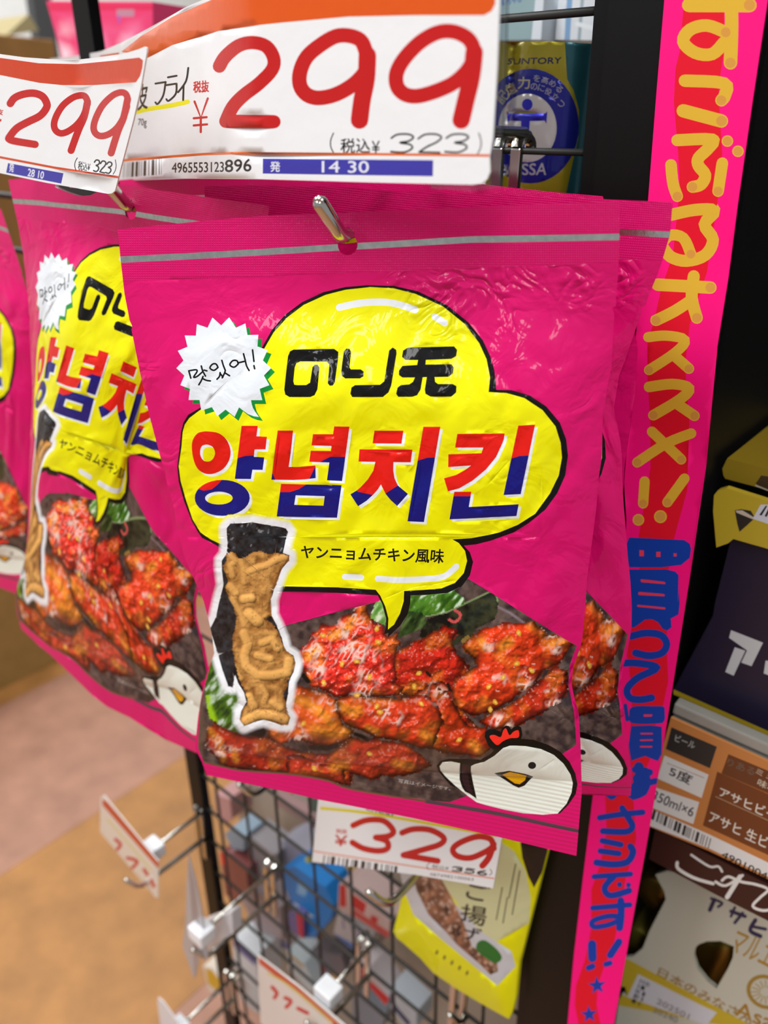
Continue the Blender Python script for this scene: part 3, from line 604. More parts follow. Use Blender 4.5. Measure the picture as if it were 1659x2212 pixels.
def make_bag(label, warp, plane, bulge, thick, wrinkle=.0012, seed=0, group='pink snack bags on the pegs', extra=None):
    """plane: (point, normal); film pushed out along the view-facing normal, positions ride on the traced outline"""
    p0, n = plane; n = n / np.linalg.norm(n); n = n if n @ (CAM - p0) > 0 else -n
    def surf(X, push):
        P = warp(X) if warp else X
        R = rays(P); cosn = -(R @ n); k0 = ((p0 - CAM) @ n) / (R @ n)
        return CAM + R * (k0 - push / cosn)[:, None]
    wr = lambda X, p: (fbm(X[:, 0], X[:, 1], 120, 100 + seed, 2) - .5) * wrinkle * 2 * np.clip(p * 3, 0, 1) + (np.abs(fbm(X[:, 0] + .4 * X[:, 1], X[:, 1] * .6, 75, 110 + seed, 2) - .5)) * wrinkle * 2.5 * np.clip(p * 2.5, 0, 1)
    ex = extra if extra else (lambda X: 0)
    F_ = surf(BX, PB * bulge + wr(BX, PB) + ex(BX)); K_ = surf(KX, -PK * thick - .0006 + ex(KX))
    cr = np.zeros(len(BX))
    for cx_, cy_, r_, a_ in CRUMPLE: cr = np.maximum(cr, a_ * np.clip(1.2 - np.hypot(BX[:, 0] - cx_, BX[:, 1] - cy_) / r_, 0, 1))
    root = empty('snack_bag', base_of(F_), label, 'snack bag', group)
    a, b, c = F_[BT[:, 0]], F_[BT[:, 1]], F_[BT[:, 2]]; flip = ((np.cross(b - a, c - a) * (CAM - a)).sum(1) < 0)
    T2 = np.where(flip[:, None], BT[:, ::-1], BT); C2 = np.where(flip[:, None, None], BC[:, ::-1], BC)
    for nm, m, mt in (('front_panel', B_body, M_body), ('top_seal', B_top, M_top), ('bottom_seal', B_bot, M_bot), ('silver_stripe', B_sil, M_silver)):
        u, inv = np.unique(T2[m], return_inverse=True)
        o = mobj(nm, F_[u], inv.reshape(-1, 3), mt, root, col=C2[m], uv=BX[u] / 1000.0, smooth=True)
        if nm == 'front_panel':
            at = o.data.attributes.new('Crumple', 'FLOAT', 'POINT'); at.data.foreach_set('value', cr[u])
        if nm == 'silver_stripe': o['label'] = 'silver foil stripe across the top seal'
    mobj('back_panel', K_, KT[:, ::-1], M_body, root, col=KC, uv=KX / 1000.0, smooth=True)
    return root

# ================================================================ setting (world z = 0 is the floor, camera at 1.45)
H = CAMZ
M_floor = plain('vinyl_floor_orange', (172, 120, 64), .55, nscale=14, namp=.16)
M_floor2 = plain('vinyl_floor_rose', (170, 124, 102), .55, nscale=14, namp=.14)
M_white = plain('white_wall_paint', (225, 226, 224), .7); M_kraft = plain('kraft_cardboard', (150, 118, 62), .8, nscale=20, namp=.1)
V, F = box(-4.2, 2.2, -3.2, 3.6, -.06, -.004); struct(mobj('floor', V, F, M_floor2))
fl = bpy.data.objects['floor']
k = 0
xs = [-4.2, -3.55, -3.02, -2.475, -1.93, -1.385, -.86, -.33, .2, .73, 1.26, 1.8, 2.2]
for i in range(len(xs) - 1):
    for j in range(8):
        y0 = -3.2 + j * .85
        V, F = box(xs[i] + .0006, xs[i + 1] - .0006, y0 + .0006, y0 + .8488, -.004, 0)
        mobj('floor_tile', V, F, M_floor2 if xs[i] in (-1.93, -.86, -3.02, .2, 1.26) else M_floor, fl)
V, F = box(-4.3, -4.2, -3.2, 3.6, 0, 3.0); struct(mobj('wall_left', V, F, M_white))
V, F = box(-4.3, 2.2, 3.6, 3.7, 0, 3.0); struct(mobj('wall_back', V, F, M_white))

# ---------------------------------------------------------------- wire rack
YP = .406
LEAN = .045
def lean(V, x0=None):
    return [(x + LEAN * (H - z), y, z) for x, y, z in V]
rack = empty('wire_rack', (-.41, YP, 0), 'black wire grid display rack carrying the pegs and hanging snack bags', 'rack')
PX0, PX1 = -.648, -.20
def vbar(x0, x1, y0, y1, z0, z1, bev=.002):
    V, F = box(x0, x1, y0, y1, z0, z1, 0); return lean(V), F
V, F = vbar(PX0 - .0115, PX0 + .0115, YP - .004, YP + .006, .012, 1.75); o = mobj('post', V, F, M_black, rack)
V, F = vbar(PX1 + .008, PX1 + .0735, YP - .018, YP + .004, .012, 1.75); o = mobj('post', V, F, M_black, rack); o['label'] = 'wide right post of the rack'
V, F = vbar(PX1 - .006, PX1 + .008, YP - .004, YP + .006, .012, 1.75); mobj('post_flange', V, F, M_black, rack)
hz = [.057, -.005] + [-.0566 - .0516 * i for i in range(24)]
for z in hz:
    zz = H + z; dx = LEAN * (H - zz)
    V, F = tube([(PX0 + dx, YP, zz), (PX1 + dx, YP, zz)], .0021 if z > .02 else .0018, 8); mobj('grid_wire', V, F, M_wire, rack, smooth=True)
for i in range(8):
    x = -.617 + i * .0533
    V, F = tube([(x + LEAN * (H - .2), YP + .004, .2), (x + LEAN * .1, YP + .004, H - .1)], .0017, 8)
    mobj('grid_wire', V, F, M_wire, rack, smooth=True)
V, F = box(PX0 - .01, PX1 + .08, YP - .006, YP + .02, H + .105, H + .125); mobj('top_rail', V, F, M_black, rack)
V, F = tube([(-.5, YP, H + .11), (-.5, YP, H + .06)], .0035, 8); mobj('hanger_rod', V, F, M_wire, rack)
V, F = box(PX0 - .02, PX0 + .02, YP - .2, YP + .15, 0, .014); V = [(x + LEAN * H, y, z) for x, y, z in V]; mobj('foot', V, F, M_black, rack)
V, F = box(PX1 + .01, PX1 + .05, YP - .2, YP + .006, 0, .014); V = [(x + LEAN * H, y, z) for x, y, z in V]; mobj('foot', V, F, M_black, rack)
# neighbouring rack section on the far left, only one wire of it shows
rack2 = empty('wire_rack', (-1.3, YP, H - .3), 'black wire of the next rack section at the left edge behind the bags', 'rack')
for z in (.02, -.058, -.11): V, F = tube([(-2.0, YP, H + z), (PX0 - .018, YP, H + z)], .0032, 8); mobj('grid_wire', V, F, M_wire, rack2, smooth=True)
V, F = box(-2.02, -1.99, YP - .01, YP + .02, H - .3, H + .2); mobj('post', V, F, M_black, rack2)

# ---------------------------------------------------------------- pegs (double-wire hooks)
M_clip = plain('white_plastic_clip', (232, 234, 238), .4)
def peg(label, x, z, ytip, up=.03, R=.016, ang=60, upper=None, dirx=0.0, r=.0031, lean_=None, plate=True, group='chrome pegs on the wire rack', clip=True, ybase=YP, hgt=.037):
    zz = H + z
    root = empty('peg_hook', (x, ybase, zz - .03), label, 'peg', group)
    n = 8; y0 = ytip + .022; pts = [(x, ybase - .003, zz), (x, y0, zz)]
    for i in range(1, n + 1):
        a = i / n * math.radians(ang)
        pts.append((x + dirx * (1 - math.cos(a)) * R, y0 - R * math.sin(a), zz + R * (1 - math.cos(a))))
    l = pts[-1]; pts.append((l[0] + dirx * up, l[1] - up * math.cos(math.radians(ang)), l[2] + up * math.sin(math.radians(ang))))
    e_ = np.array(pts[-1]) + (np.array(pts[-1]) - np.array(pts[-2])) / np.linalg.norm(np.array(pts[-1]) - np.array(pts[-2])) * r * .6
    V, F = tube(pts + [tuple(e_)], [r] * len(pts) + [r * .55], 12); mobj('wire', V, F, M_chrome, root, smooth=True)
    if upper is not None:
        zu = zz + .042; V, F = tube([(x, ybase - .003, zu), (x, upper + .004, zu)], r * .85, 10); mobj('upper_wire', V, F, M_chrome, root, smooth=True)
        if clip:
            V, F = box(x - .011, x + .011, upper + .001, upper + .02, zu - .009, zu + .008, .002); o = mobj('tag_clip', V, F, M_clip, root); o['label'] = 'white plastic clip for the price tag'
    if plate:
        for dx in (-.0135, -.002):
            V, F = box(x + dx - .0032, x + dx + .0032, ybase - .0075, ybase - .004, zz - .035, zz + hgt, .001)
            V2, F2 = tube([(x + dx, ybase - .006 + .007 * (1 - math.cos(a)), zz + hgt + .006 * math.sin(a)) for a in np.linspace(0, math.pi, 9)], .0032, 8)
            v, f = merge([(V, F), (V2, F2)]); mobj('hook_plate', v, f, M_chrome, root, smooth=False)
    return root
HOLE1 = CAM + ray(751, 531) * .34

# ================================================================ pegs, bags and price tags in front
N1 = np.array([.34421624, -.9381223, .03797003]); P1 = CAM + ray(751, 527) * .34
x1, z1 = P1[0] - .0005, P1[2] - H + .0035
peg('chrome peg that the front pink bag hangs from, its tip bent up', x1, z1, .2405, up=.0155, R=.007, ang=48, upper=.2385, r=.0034, clip=False, hgt=.0345)
P2 = on_y(283, 461, .262)
peg('chrome peg of the left pink bag, poking out under the small price tag', P2[0], P2[2] - H + .004, .241, up=.016, R=.007, ang=48, upper=None, r=.0036, clip=False, hgt=.0345)

make_bag('front pink snack bag with a yellow speech bubble, hanging closest to the camera', None, (P1, N1), .016, .014, .0016, 1)
N2 = np.array([.24, -.96, .02])
W2 = tps(P_("254,496 1339,435 751,529 1338,512 1331,660 1302,909 1288,1100 1268,1250 1235,1395 1235,1478 1254,1603 1245,1849 1225,1000 1240,1700 440,1672 1150,1655 1100,1340 840,620 1055,847"),
         P_("440,402 1453,437 880,480 1447,507 1394,660 1326,880 1345,1060 1356,1200 1348,1370 1340,1490 1352,1580 1362,1719 1309,965 1349,1665 640,1560 1258,1626 1240,1292 960,570 1160,800"))
make_bag('second pink snack bag directly behind the front one, showing at its right edge', W2, (P1 + np.array([0, .046, 0]), N2), .008, .010, .0024, 2)
W3 = tps(P_("254,496 1339,435 1268,1250 1245,1849 440,1672 751,529 1300,988"), P_("256,389 1302,424 1350,1000 1335,1480 500,1500 800,430 1378,760"))
make_bag('third pink snack bag at the back of the peg, only a dark top band showing', W3, (P1 + np.array([0, .082, 0]), np.array([.05, -1., 0])), .004, .006, .001, 3)
WL = tps(P_("254,496 1339,435 751,535 490,795 381,795 495,686 570,910 594,803 615,857 731,755 690,857 752,755 600,930 586,1036 755,922 598,1115 728,1118 525,920 808,930 890,1125 757,1070 972,1120 1115,1115 650,1185 960,1200 838,1365 1020,1215 620,1270 570,1560 560,1140 640,1430 785,1290 1070,1278 975,1480 1130,1345 1085,1590 1150,1655 1115,1680 970,1650 446,1674 1245,1849 843,1756 760,1706 625,1673 920,1728 971,1733 760,1741 625,1712 971,1785 1050,1800 1050,1745 1185,1757 1185,1833 269,635 301,798 348,993 400,1205 440,1299 433,1510"),
         P_("18,388 582,445 282,462 121,629 77,620 127,549 130,722 166,622 166,690 249,629 202,695 261,634 143,746 121,824 235,763 114,888 190,914 110,728 266,780 269,951 212,881 282,960 348,977 130,952 269,1020 207,1131 277,1001 93,1011 71,1285 98,894 95,1139 190,1065 323,1127 253,1278 354,1190 351,1415 400,1487 386,1503 320,1471 46,1358 480,1650 243,1533 196,1462 112,1400 292,1508 320,1519 196,1499 112,1416 322,1578 350,1592 351,1528 424,1588 428,1624 40,490 60,640 70,840 64,1000 58,1190 36,1270"))
def exL(X):
    u = np.clip((X[:, 0] - 640) / 420, -1, 1); d = np.clip((X[:, 1] - 620) / 300, 0, 1)
    return .006 * np.cos(u * 3.1) * d
make_bag('left pink snack bag on the next peg, curled and half covered by the front bag', WL, (P2, np.array([.03, -1., 0])), .010, .012, .0016, 4, extra=exL)
WF = tps(P_("254,496 1339,435 1225,1000 1000,1165 1235,1395 1240,1700 1245,1849 440,1672 1058,1340 1303,909 751,529"),
         P_("-470,420 2,452 34,765 -30,860 62,1105 60,1215 58,1290 -330,1180 5,1030 76,740 -230,430"))
make_bag('far left pink snack bag cut off by the left edge of the picture', WF, (on_y(20, 700, .305), np.array([.03, -1., 0])), .010, .012, .0016, 5)

# ---------------------------------------------------------------- price tags
def surf_curl(Y, f):
    def s(P):
        R = rays(P); k = Y / R[:, 1]
        for _ in range(6): k = (Y + f(R[:, 0] * k)) / R[:, 1]
        return CAM + R * k[:, None]
    return s
ORA = (214, 80, 22); DR = (196, 24, 24); TW = (238, 240, 242); TBL = (64, 60, 166)
M_sleeve, nt, p = new_mat('clear_plastic_sleeve'); nt.nodes.remove(p)
tr = nt.nodes.new('ShaderNodeBsdfTransparent'); gl = nt.nodes.new('ShaderNodeBsdfGlossy'); gl.inputs['Roughness'].default_value = .12; mx = nt.nodes.new('ShaderNodeMixShader'); fr = nt.nodes.new('ShaderNodeFresnel'); fr.inputs[0].default_value = 1.5
tr.inputs[0].default_value = (.86, .87, .88, 1); nt.links.new(fr.outputs[0], mx.inputs[0]); nt.links.new(tr.outputs[0], mx.inputs[1]); nt.links.new(gl.outputs[0], mx.inputs[2]); nt.links.new(mx.outputs[0], nt.nodes['Material Output'].inputs[0])
t0, t2 = Crop(0, 0, 2.9625), Crop(500, 0, 2.765)
a = Art(TW)
a.poly(P_("262,112 304,78 371,37 456,0 520,-30 700,-62 1068,-82 1070,8 1062,24 1046,33 898,33 753,36 608,49 560,54 472,67 371,98 319,125 290,118"), (222, 88, 18))
a.poly(P_("216,120 258,113 256,118 216,124"), ORA)
a.stroke(t0("876,716 950,698 1080,678 1200,652"), 10, (236, 230, 8))
def nines(a, q, w1, tail, w2): a.stroke(q, w1, DR); a.stroke(tail, w2, DR)
a.stroke(P_("474,143 487,122 515,99 545,92 575,100 591,125 588,150 560,180 525,207 502,232 488,262"), 29, DR); a.stroke(P_("488,262 592,263"), 29, DR)
nines(a, t2("812,360 800,300 770,240 700,213 620,218 530,270 450,340 410,430 410,510 450,565 520,585 620,565 720,510 790,440 812,380"), 32, t2("812,330 805,470 780,600 765,718"), 38)
nines(a, t2("1450,330 1440,270 1400,220 1320,188 1230,195 1130,250 1040,340 988,430 988,510 1030,560 1100,575 1200,552 1320,500 1400,430 1445,360"), 32, t2("1450,310 1435,450 1400,600 1372,718"), 38)
a.stroke(t0("1245,650 1285,755 1330,630"), 5, DR, False).stroke(t0("1285,755 1285,845"), 5, DR).stroke(t0("1240,757 1322,750"), 5, DR).stroke(t0("1240,803 1325,796"), 5, DR)
a.text('税抜', t0("1238,522 1336,514 1336,588 1238,594"), DR, 1.6)
for q in ("995,535 1060,525", "1060,525 1045,610 1010,665 995,655", "1075,495 1130,485", "1065,545 1130,535", "1130,535 1125,600 1080,645 1065,635", "1205,435 1190,520 1140,590", "1175,545 1172,640"): a.stroke(t0(q), 4.4, BLK)
a.text('皮', t0("872,545 948,530 943,695 868,712"), BLK, 1.6); a.text('70g', t0("884,760 938,756 938,822 884,814"), BLK, .6)
a.hand('(', t2("588,795 615,795 615,912 588,912"), 2.6, BLK).text('税込', t2("652,828 828,825 828,915 652,915"), BLK, 1.1).text('¥', t2("838,842 886,842 886,914 838,914"), BLK, .8)
a.hand('323', t2("948,800 1425,800 1412,914 945,914"), 4.2, BLK, .12).hand(')', t2("1472,795 1497,795 1492,918 1465,918"), 2.6, BLK)
a.stroke(P_("262,347 273,346 371,338 440,333 500,331 800,333 1057,336"), 5.5, (224, 100, 20), False)
a.bars([(268, 352), (349, 343), (349, 377), (266, 384)], 22, (40, 40, 44))
a.text('4965553123', t0("1100,1042 1432,1036 1432,1100 1100,1106"), BLK, .8).text('896', t0("1440,1024 1608,1016 1608,1096 1440,1102"), BLK, 1.2)
a.poly(t2("187,947 1205,957 1203,1053 187,1037"), TBL).text('発', t2("232,965 290,965 290,1026 232,1026"), (225, 228, 240), 1).text('14 30', t2("540,962 820,962 820,1032 540,1030"), (225, 228, 240), 1)
TAG1 = P_("107,128 167,120 218,111 262,92 300,72 340,50 400,16 437,0 500,-25 620,-58 800,-80 1000,-92 1083,-95 1079,0 1073,150 1064,300 1057,340 1058,372 1052,387 1040,396 1020,399 800,394 560,387 400,386 255,390 200,384 150,378 107,352")
cur1 = lambda x: .62 * np.maximum(0, -.265 - x) ** 1.25
r1 = empty('price_tag', CAM + np.array([-.243, .236, -.02]), 'large curled 299 yen price tag with an orange band, above the front bag', 'price tag', 'yen price tags on the pegs')
slab('tag_card', TAG1, a, surf_curl(.236, cur1), (0, .0007, 0), M_tag, r1, 16, side=TW)
sl = Art((220, 222, 224)); o = slab('clear_sleeve', P_("1060,-95 1098,-95 1092,150 1084,330 1084,404 1020,412 930,406 930,397 1040,397 1057,380"), sl, surf_curl(.2375, lambda x: x * 0), (0, .0006, 0), M_sleeve, r1, 30); o['label'] = 'clear plastic holder edge'
t3 = Crop(0, 0, 5.1433)
a = Art(TW)
a.poly(t0("-40,362 0,370 250,405 500,410 750,385 890,368 915,385 912,430 898,485 870,527 600,545 400,545 250,530 0,480 -40,475"), (206, 62, 22))
a.stroke(t3("115,1150 160,1090 250,1050 370,1035 470,1070 520,1150 510,1210 440,1290 300,1360 180,1430 100,1530"), 16.5, DR).stroke(t3("95,1540 150,1565 390,1605"), 16, DR)
nines(a, t3("972,1160 970,1120 940,1068 880,1062 800,1090 700,1170 630,1280 600,1380 620,1450 680,1482 760,1457 850,1390 920,1300 965,1190"), 14.5, t3("972,1130 935,1300 870,1450 790,1672"), 15.5)
nines(a, t3("1418,1120 1412,1070 1380,1032 1320,1030 1240,1070 1140,1170 1070,1300 1040,1410 1060,1480 1120,1512 1210,1490 1300,1420 1370,1310 1412,1180"), 14.5, t3("1418,1100 1375,1300 1310,1460 1235,1700"), 15.5)
a.text('抜', t3("-50,1210 38,1215 30,1280 -50,1270"), DR, 1).stroke(t3("-30,1370 5,1335"), 5, DR)
a.stroke(t3("-60,1735 0,1747 600,1862 1310,1968"), 5, (206, 72, 24), False)
a.poly(t3("90,1812 705,1925 680,2040 68,1918"), TBL).text('発', t3("107,1815 157,1824 150,1915 100,1905"), (225, 228, 240), .8).text('28 10', t3("315,1872 492,1908 480,1988 305,1956"), (225, 228, 240), .8)
a.hand('(', t3("835,1750 865,1755 850,1895 820,1885"), 1.8, BLK).text('税込¥', t3("872,1790 1008,1808 995,1905 865,1890"), BLK, .5).hand('323', t3("1050,1772 1250,1805 1230,1935 1035,1905"), 3.2, BLK, .12).hand(')', t3("1275,1775 1305,1780 1280,1940 1250,1935"), 1.8, BLK)
r2 = empty('price_tag', CAM + np.array([-.40, .222, -.03]), 'smaller 299 yen price tag at the left, overlapping the large one', 'price tag', 'yen price tags on the pegs')
slab('tag_card', P_("-30,112 0,117 49,123.5 107,127.5 175,128 261,118 300,106 312,101 317,103 317,112 304,189 287,263 268,335 260,365 251,402 248,412 241,418 233,418.6 169,407 101,395 0,374 -30,368"), a, surf_curl(.223, lambda x: -.25 * np.maximum(0, x + .37) ** 1.1), (0, .0007, 0), M_tag, r2, 14, side=TW)
tp = Art((215, 214, 214)); o = slab('tape_scrap', P_("118,398 140,396 152,406 190,406 215,412 195,422 170,424 152,418 140,414 118,404"), tp, surf_curl(.2235, lambda x: x * 0), (0, .0005, 0), M_sleeve, r2, 20); o['label'] = 'scrap of clear tape'
# 329 tag below the front bag
t4 = Crop(640, 1650, 2.765)
a = Art(TW); a.stroke(t4("150,265 400,290 700,340 1190,428"), 6.5, (226, 216, 20)).text('Clear', t4("415,250 600,292 596,318 412,276"), (60, 60, 70), .6)
a.stroke(t4("340,368 420,337 520,340 580,400 550,432 475,440"), 13, DR).stroke(t4("475,440 540,462 545,505 490,520 400,505 335,470"), 13, DR)
a.stroke(t4("632,412 700,390 800,395 880,440 860,480 760,512 640,545"), 13, DR).stroke(t4("640,545 845,580"), 13, DR)
a.stroke(t4("1180,505 1160,450 1080,435 980,470 935,510 960,550 1040,562 1130,525 1178,492"), 13, DR).stroke(t4("1178,480 1150,560 1112,608"), 14, DR)
a.text('¥', t4("232,425 306,430 300,492 230,487"), DR, 1.5).text('税抜', t4("238,388 303,392 303,418 238,414"), DR, .5)
a.stroke(t4("105,522 1180,685"), 2.6, (226, 130, 96), False).bars(t4("165,545 605,612 600,662 158,594"), 30, (46, 46, 48), 3)
a.hand('(', t4("780,590 800,593 795,632 775,628"), 1.4, BLK).text('税込¥', t4("812,600 912,612 910,636 810,624"), (70, 70, 74), .2).hand('356', t4("932,612 1145,640 1140,668 928,638"), 2.8, BLK, .15).hand(')', t4("1155,628 1172,632 1168,668 1150,664"), 1.4, BLK)
a.text('4874982100063', t4("797,650 1060,682 1058,700 795,668"), (110, 110, 114), .2)
r3 = empty('price_tag', CAM + np.array([-.25, .331, -.5]), '329 yen price tag with a barcode, just under the front bag', 'price tag', 'yen price tags on the pegs')
slab('tag_card', P_("690,1690 1096,1775 1083,1816 1065,1919 900,1890 674,1861.6 687,1728"), a, surf_y(.331), (0, .0008, 0), M_tag, r3, 16, side=TW)
pb = on_y(862, 1855, .331)
peg('chrome peg below the 329 price tag, hook tip pointing left', pb[0], pb[2] - H - .040, .306, up=.010, upper=.332, dirx=-.6, clip=False)

# ================================================================ fluorescent hand-lettered strip on the right post
s1, s2, s3, s4 = Crop(1050, 0, 2.724), Crop(1250, 600, 3.159), Crop(1200, 1250, 3.614), Crop(1200, 1700, 3.614)
NP = (255, 8, 128); RB = (228, 14, 42); YS = (222, 178, 52); BS = (14, 62, 168)
a = Art(NP)
a.poly(s1("1165,-80 1165,0 1140,300 1115,400 1105,600 1130,900 1140,1100 1100,1500 1030,1700 985,1907") + s2("470,420 470,700 490,1000 490,1300 440,1600 410,1760 420,2212") + s3("565,450 560,600 600,900 590,1100 560,1400") + s4("385,30 400,350 350,600 280,800 280,1100 230,1350 160,1550 150,1700 190,1900 360,1900 320,1700 330,1550 380,1400 450,1250 480,1100 550,700 600,550 630,400 605,60") + s3("700,1500 740,1400 760,1200 840,990 880,800 870,600 870,0") + s2("650,1780 700,1600 740,1450 755,1000 725,600 760,300") + s1("1200,1907 1300,1600 1360,1200 1390,900 1370,600 1370,500 1400,300 1400,0 1400,-80"), RB)
for q, w_ in [("1195,30 1550,30", 31), ("1440,-40 1445,150 1438,370", 29), ("1400,250 1330,318 1230,310 1160,245 1200,175 1300,150 1410,190", 27), ("1170,475 1400,490 1405,560 1385,590", 27), ("1160,652 1385,712", 29), ("1125,825 1330,820 1310,870 1250,930 1250,975 1290,1030 1265,1085 1215,1100", 26), ("1420,830", 25), ("1482,890", 25), ("1088,970 1100,1080 1125,1155", 25), ("1390,960 1365,1125", 25), ("1085,1265 1230,1235 1345,1240 1285,1320 1335,1410 1290,1500 1180,1535 1085,1510 1030,1440", 26), ("1030,1440 1080,1385 1160,1400 1205,1495", 24), ("1010,1675 1320,1692", 27), ("1222,1625 1210,1750 1240,1870", 26), ("1210,1765 1110,1830 1000,1885", 25)]:
    a.stroke(s1(q), w_, YS); a.ell(*s1(q)[-1], w_ * .40, w_ * .40, (214, 152, 66), 14)
for q, w_ in [("475,405 600,395 725,425 660,510 480,630", 22), ("650,530 752,620", 23), ("480,745 640,725 755,755 690,830 510,938", 23), ("670,860 790,942", 23), ("500,1050 700,1240", 22), ("768,1062 600,1130 400,1260", 22), ("450,1390 440,1540", 22), ("722,1370 605,1532", 22), ("408,1652", 25), ("558,1630", 28)]:
    a.stroke(s2(q), w_, YS); a.ell(*s2(q)[-1], w_ * .40, w_ * .40, (214, 152, 66), 14)
a.poly(s2("345,1772 720,1790 758,1815 767,1850 760,1910 700,1960 560,1977 345,1977 325,1900 328,1810"), BS)
for q in ("415,1860 445,1860 445,1900 415,1900", "530,1870 558,1870 558,1905 530,1905", "648,1880 668,1880 668,1902 648,1902"): a.poly(s2(q), (232, 60, 84))
a.poly(s2("345,1990 600,1990 660,2005 682,2030 678,2212") + s3("965,60 970,200 960,280 900,312 907,380 870,407 835,392 800,340 755,318 700,320 660,350 610,385 575,370 540,300 500,0"), BS)
for q in ("430,2065 580,2082", "415,2152 575,2165"): a.stroke(s2(q), 5, (232, 60, 84))
for q in ("675,20 850,35", "655,120 845,130", "645,212 850,232"): a.stroke(s3(q), 4.4, (232, 60, 84))
for q, w_ in [("590,450 700,425 820,440 868,510 830,580 730,602 625,580", 16), ("520,660 640,660 795,695 640,775 560,860 580,930 660,945 750,930", 16), ("545,990 560,1100", 9), ("620,1490 735,1512", 15), ("650,1470 660,1560 600,1680", 22), ("780,1580 600,1625", 14), ("700,1500 715,1600 680,1670 610,1700", 16), ("640,1560 680,1660", 22)]: a.stroke(s3(q), w_, BS)
a.poly(s3("600,1000 780,995 845,1000 853,1040 850,1110 800,1132 600,1130 575,1070"), BS, True); a.poly(s3("690,1060 755,1060 752,1076 688,1078"), (232, 60, 84))
a.poly(s3("590,1150 740,1145 830,1155 832,1280 828,1370 800,1425 745,1405 700,1385 640,1405 590,1425 570,1300"), BS)
for q in ("668,1210 755,1210", "665,1262 755,1260", "665,1312 750,1312"): a.stroke(s3(q), 3.2, (232, 60, 84))
for q, w_ in [("385,10 440,60", 22), ("345,240 500,215 680,198", 13), ("520,165 580,260 600,310 550,350 370,345", 14), ("365,420 510,450", 13), ("350,500 495,520", 13), ("320,590 450,605 560,585 605,510 585,465", 15), ("300,700 585,680", 12), ("455,700 390,770 390,820 440,848 575,810", 14), ("500,762", 12), ("570,765", 11), ("290,945 580,920", 12), ("510,890 512,1000 500,1100", 16), ("500,1010 400,1010 290,1048 300,1092 400,1080 480,1050", 12), ("285,1228 288,1335", 19), ("495,1210 428,1312", 16), ("258,1412 290,1400", 13), ("392,1385 425,1375", 12)]:
    a.stroke(s4(q), w_, BS)
def star(cx, cy, r, rot): return [(cx + (r if i % 2 == 0 else r * .4) * math.cos(rot + i * math.pi / 5), cy + (r if i % 2 == 0 else r * .4) * math.sin(rot + i * math.pi / 5)) for i in range(10)]
a.poly(star(*s4([(325, 1550)])[0], 21, -.4), BS).poly(star(*s4([(262, 1775)])[0], 20, -.4), BS)
STRIP = P_("1438,-60 1435,0 1418,200 1400,430 1385,600 1373,732 1369,777 1360,900 1348,1043 1353,1122 1348,1300 1330,1450 1300,1600 1284,1687 1283,1700 1258,1907 1240,2060 1226,2212 1218,2290 1312,2290 1326,2212 1358,2032 1394,1838 1412,1734 1432,1612 1489,1250 1524,1011 1549,749 1573,600 1593,444 1625,220 1658,0 1668,-60")
def surf_strip(P):
    R = rays(P); k = .386 / R[:, 1]
    for _ in range(4):
        z = R[:, 2] * k; k = (.385 - .007 * np.exp(-((z + .095) / .035) ** 2) - .02 * np.clip((-z - .2), 0, 1)) / R[:, 1]
    return CAM + R * k[:, None]
o = slab('shelf_strip', STRIP, a, surf_strip, (0, .0008, 0), M_strip, None, 16, side=NP)
tag(o, 'long fluorescent pink paper strip with yellow and blue marker lettering on the right post', 'sign')
# the black post shows at the sides of the strip

# ================================================================ beverage shelving at the right edge
M_shelf = plain('black_shelf_metal', (9, 9, 9), .5, spec=.25); M_rail = plain('grey_shelf_rail', (150, 146, 138), .4)
bs = empty('beverage_shelf', (.3, .62, 0), 'black shelving unit holding the beer cartons at the right edge', 'shelf')
V, F = box(-.140, -.133, .432, .92, 0, 1.95); V = [(x + LEAN * max(0, min(H, H - z)) * .3, y, z) for x, y, z in V]; mobj('side_panel', V, F, M_shelf, bs)
V, F = box(-.105, 1.2, .90, .92, 0, 1.95); mobj('back_board', V, F, M_shelf, bs)
V, F = box(-.105, 1.2, .40, .92, 1.93, 1.95); mobj('shelf_board', V, F, M_shelf, bs)  # unseen top board, added to keep the shelf interior dark
for zz in (H - .347, H - .745, H - 1.05): V, F = box(-.112, 1.2, .437, .90, zz, zz + .012); mobj('shelf_board', V, F, M_shelf, bs)
for k_, dz in enumerate((0, .012, .024)):
    V, F = box(-.112, 1.2, .428, .437, H - .351 + dz * .9, H - .343 + dz * .9, .0012); mobj('rail', V, F, M_rail, bs)
GOLD = (196, 168, 44); PUR = (34, 26, 50)
def carton(name, label, cat, outline, art_, Y, depth, group=None, side=None, mat=None, dirv=(0, 1, 0), grid=30):
    o = slab(name, outline, art_, surf_y(Y), tuple(np.array(dirv) * depth), mat or M_carton, None, grid, side=side, smooth=False)
    return tag(o, label, cat, group)
a = Art(PUR); a.poly(P_("1540,1150 1583,1163 1700,1196 1700,1176 1588,1144"), (214, 190, 80)).poly(s3("800,830 930,868 1659,1190 1900,1290 1900,1410 1659,1300 900,975"), (188, 160, 34))
a.poly(s3("1370,402 1620,500 1530,683 1450,655 1495,560 1355,462"), (206, 206, 208)).poly(s3("1400,535 1482,562 1390,758 1325,728"), (206, 206, 208)).poly(s3("1640,640 1700,640 1680,760 1625,740"), (206, 206, 208))
carton('beer_carton', 'dark purple beer six-pack carton with a gold lower edge and white lettering', 'carton', P_("1583,1148 1700,1180 1700,1608 1455,1500 1455,1490 1540,1330 1545,1300"), a, .452, .13, 'beer cartons on the right shelf')
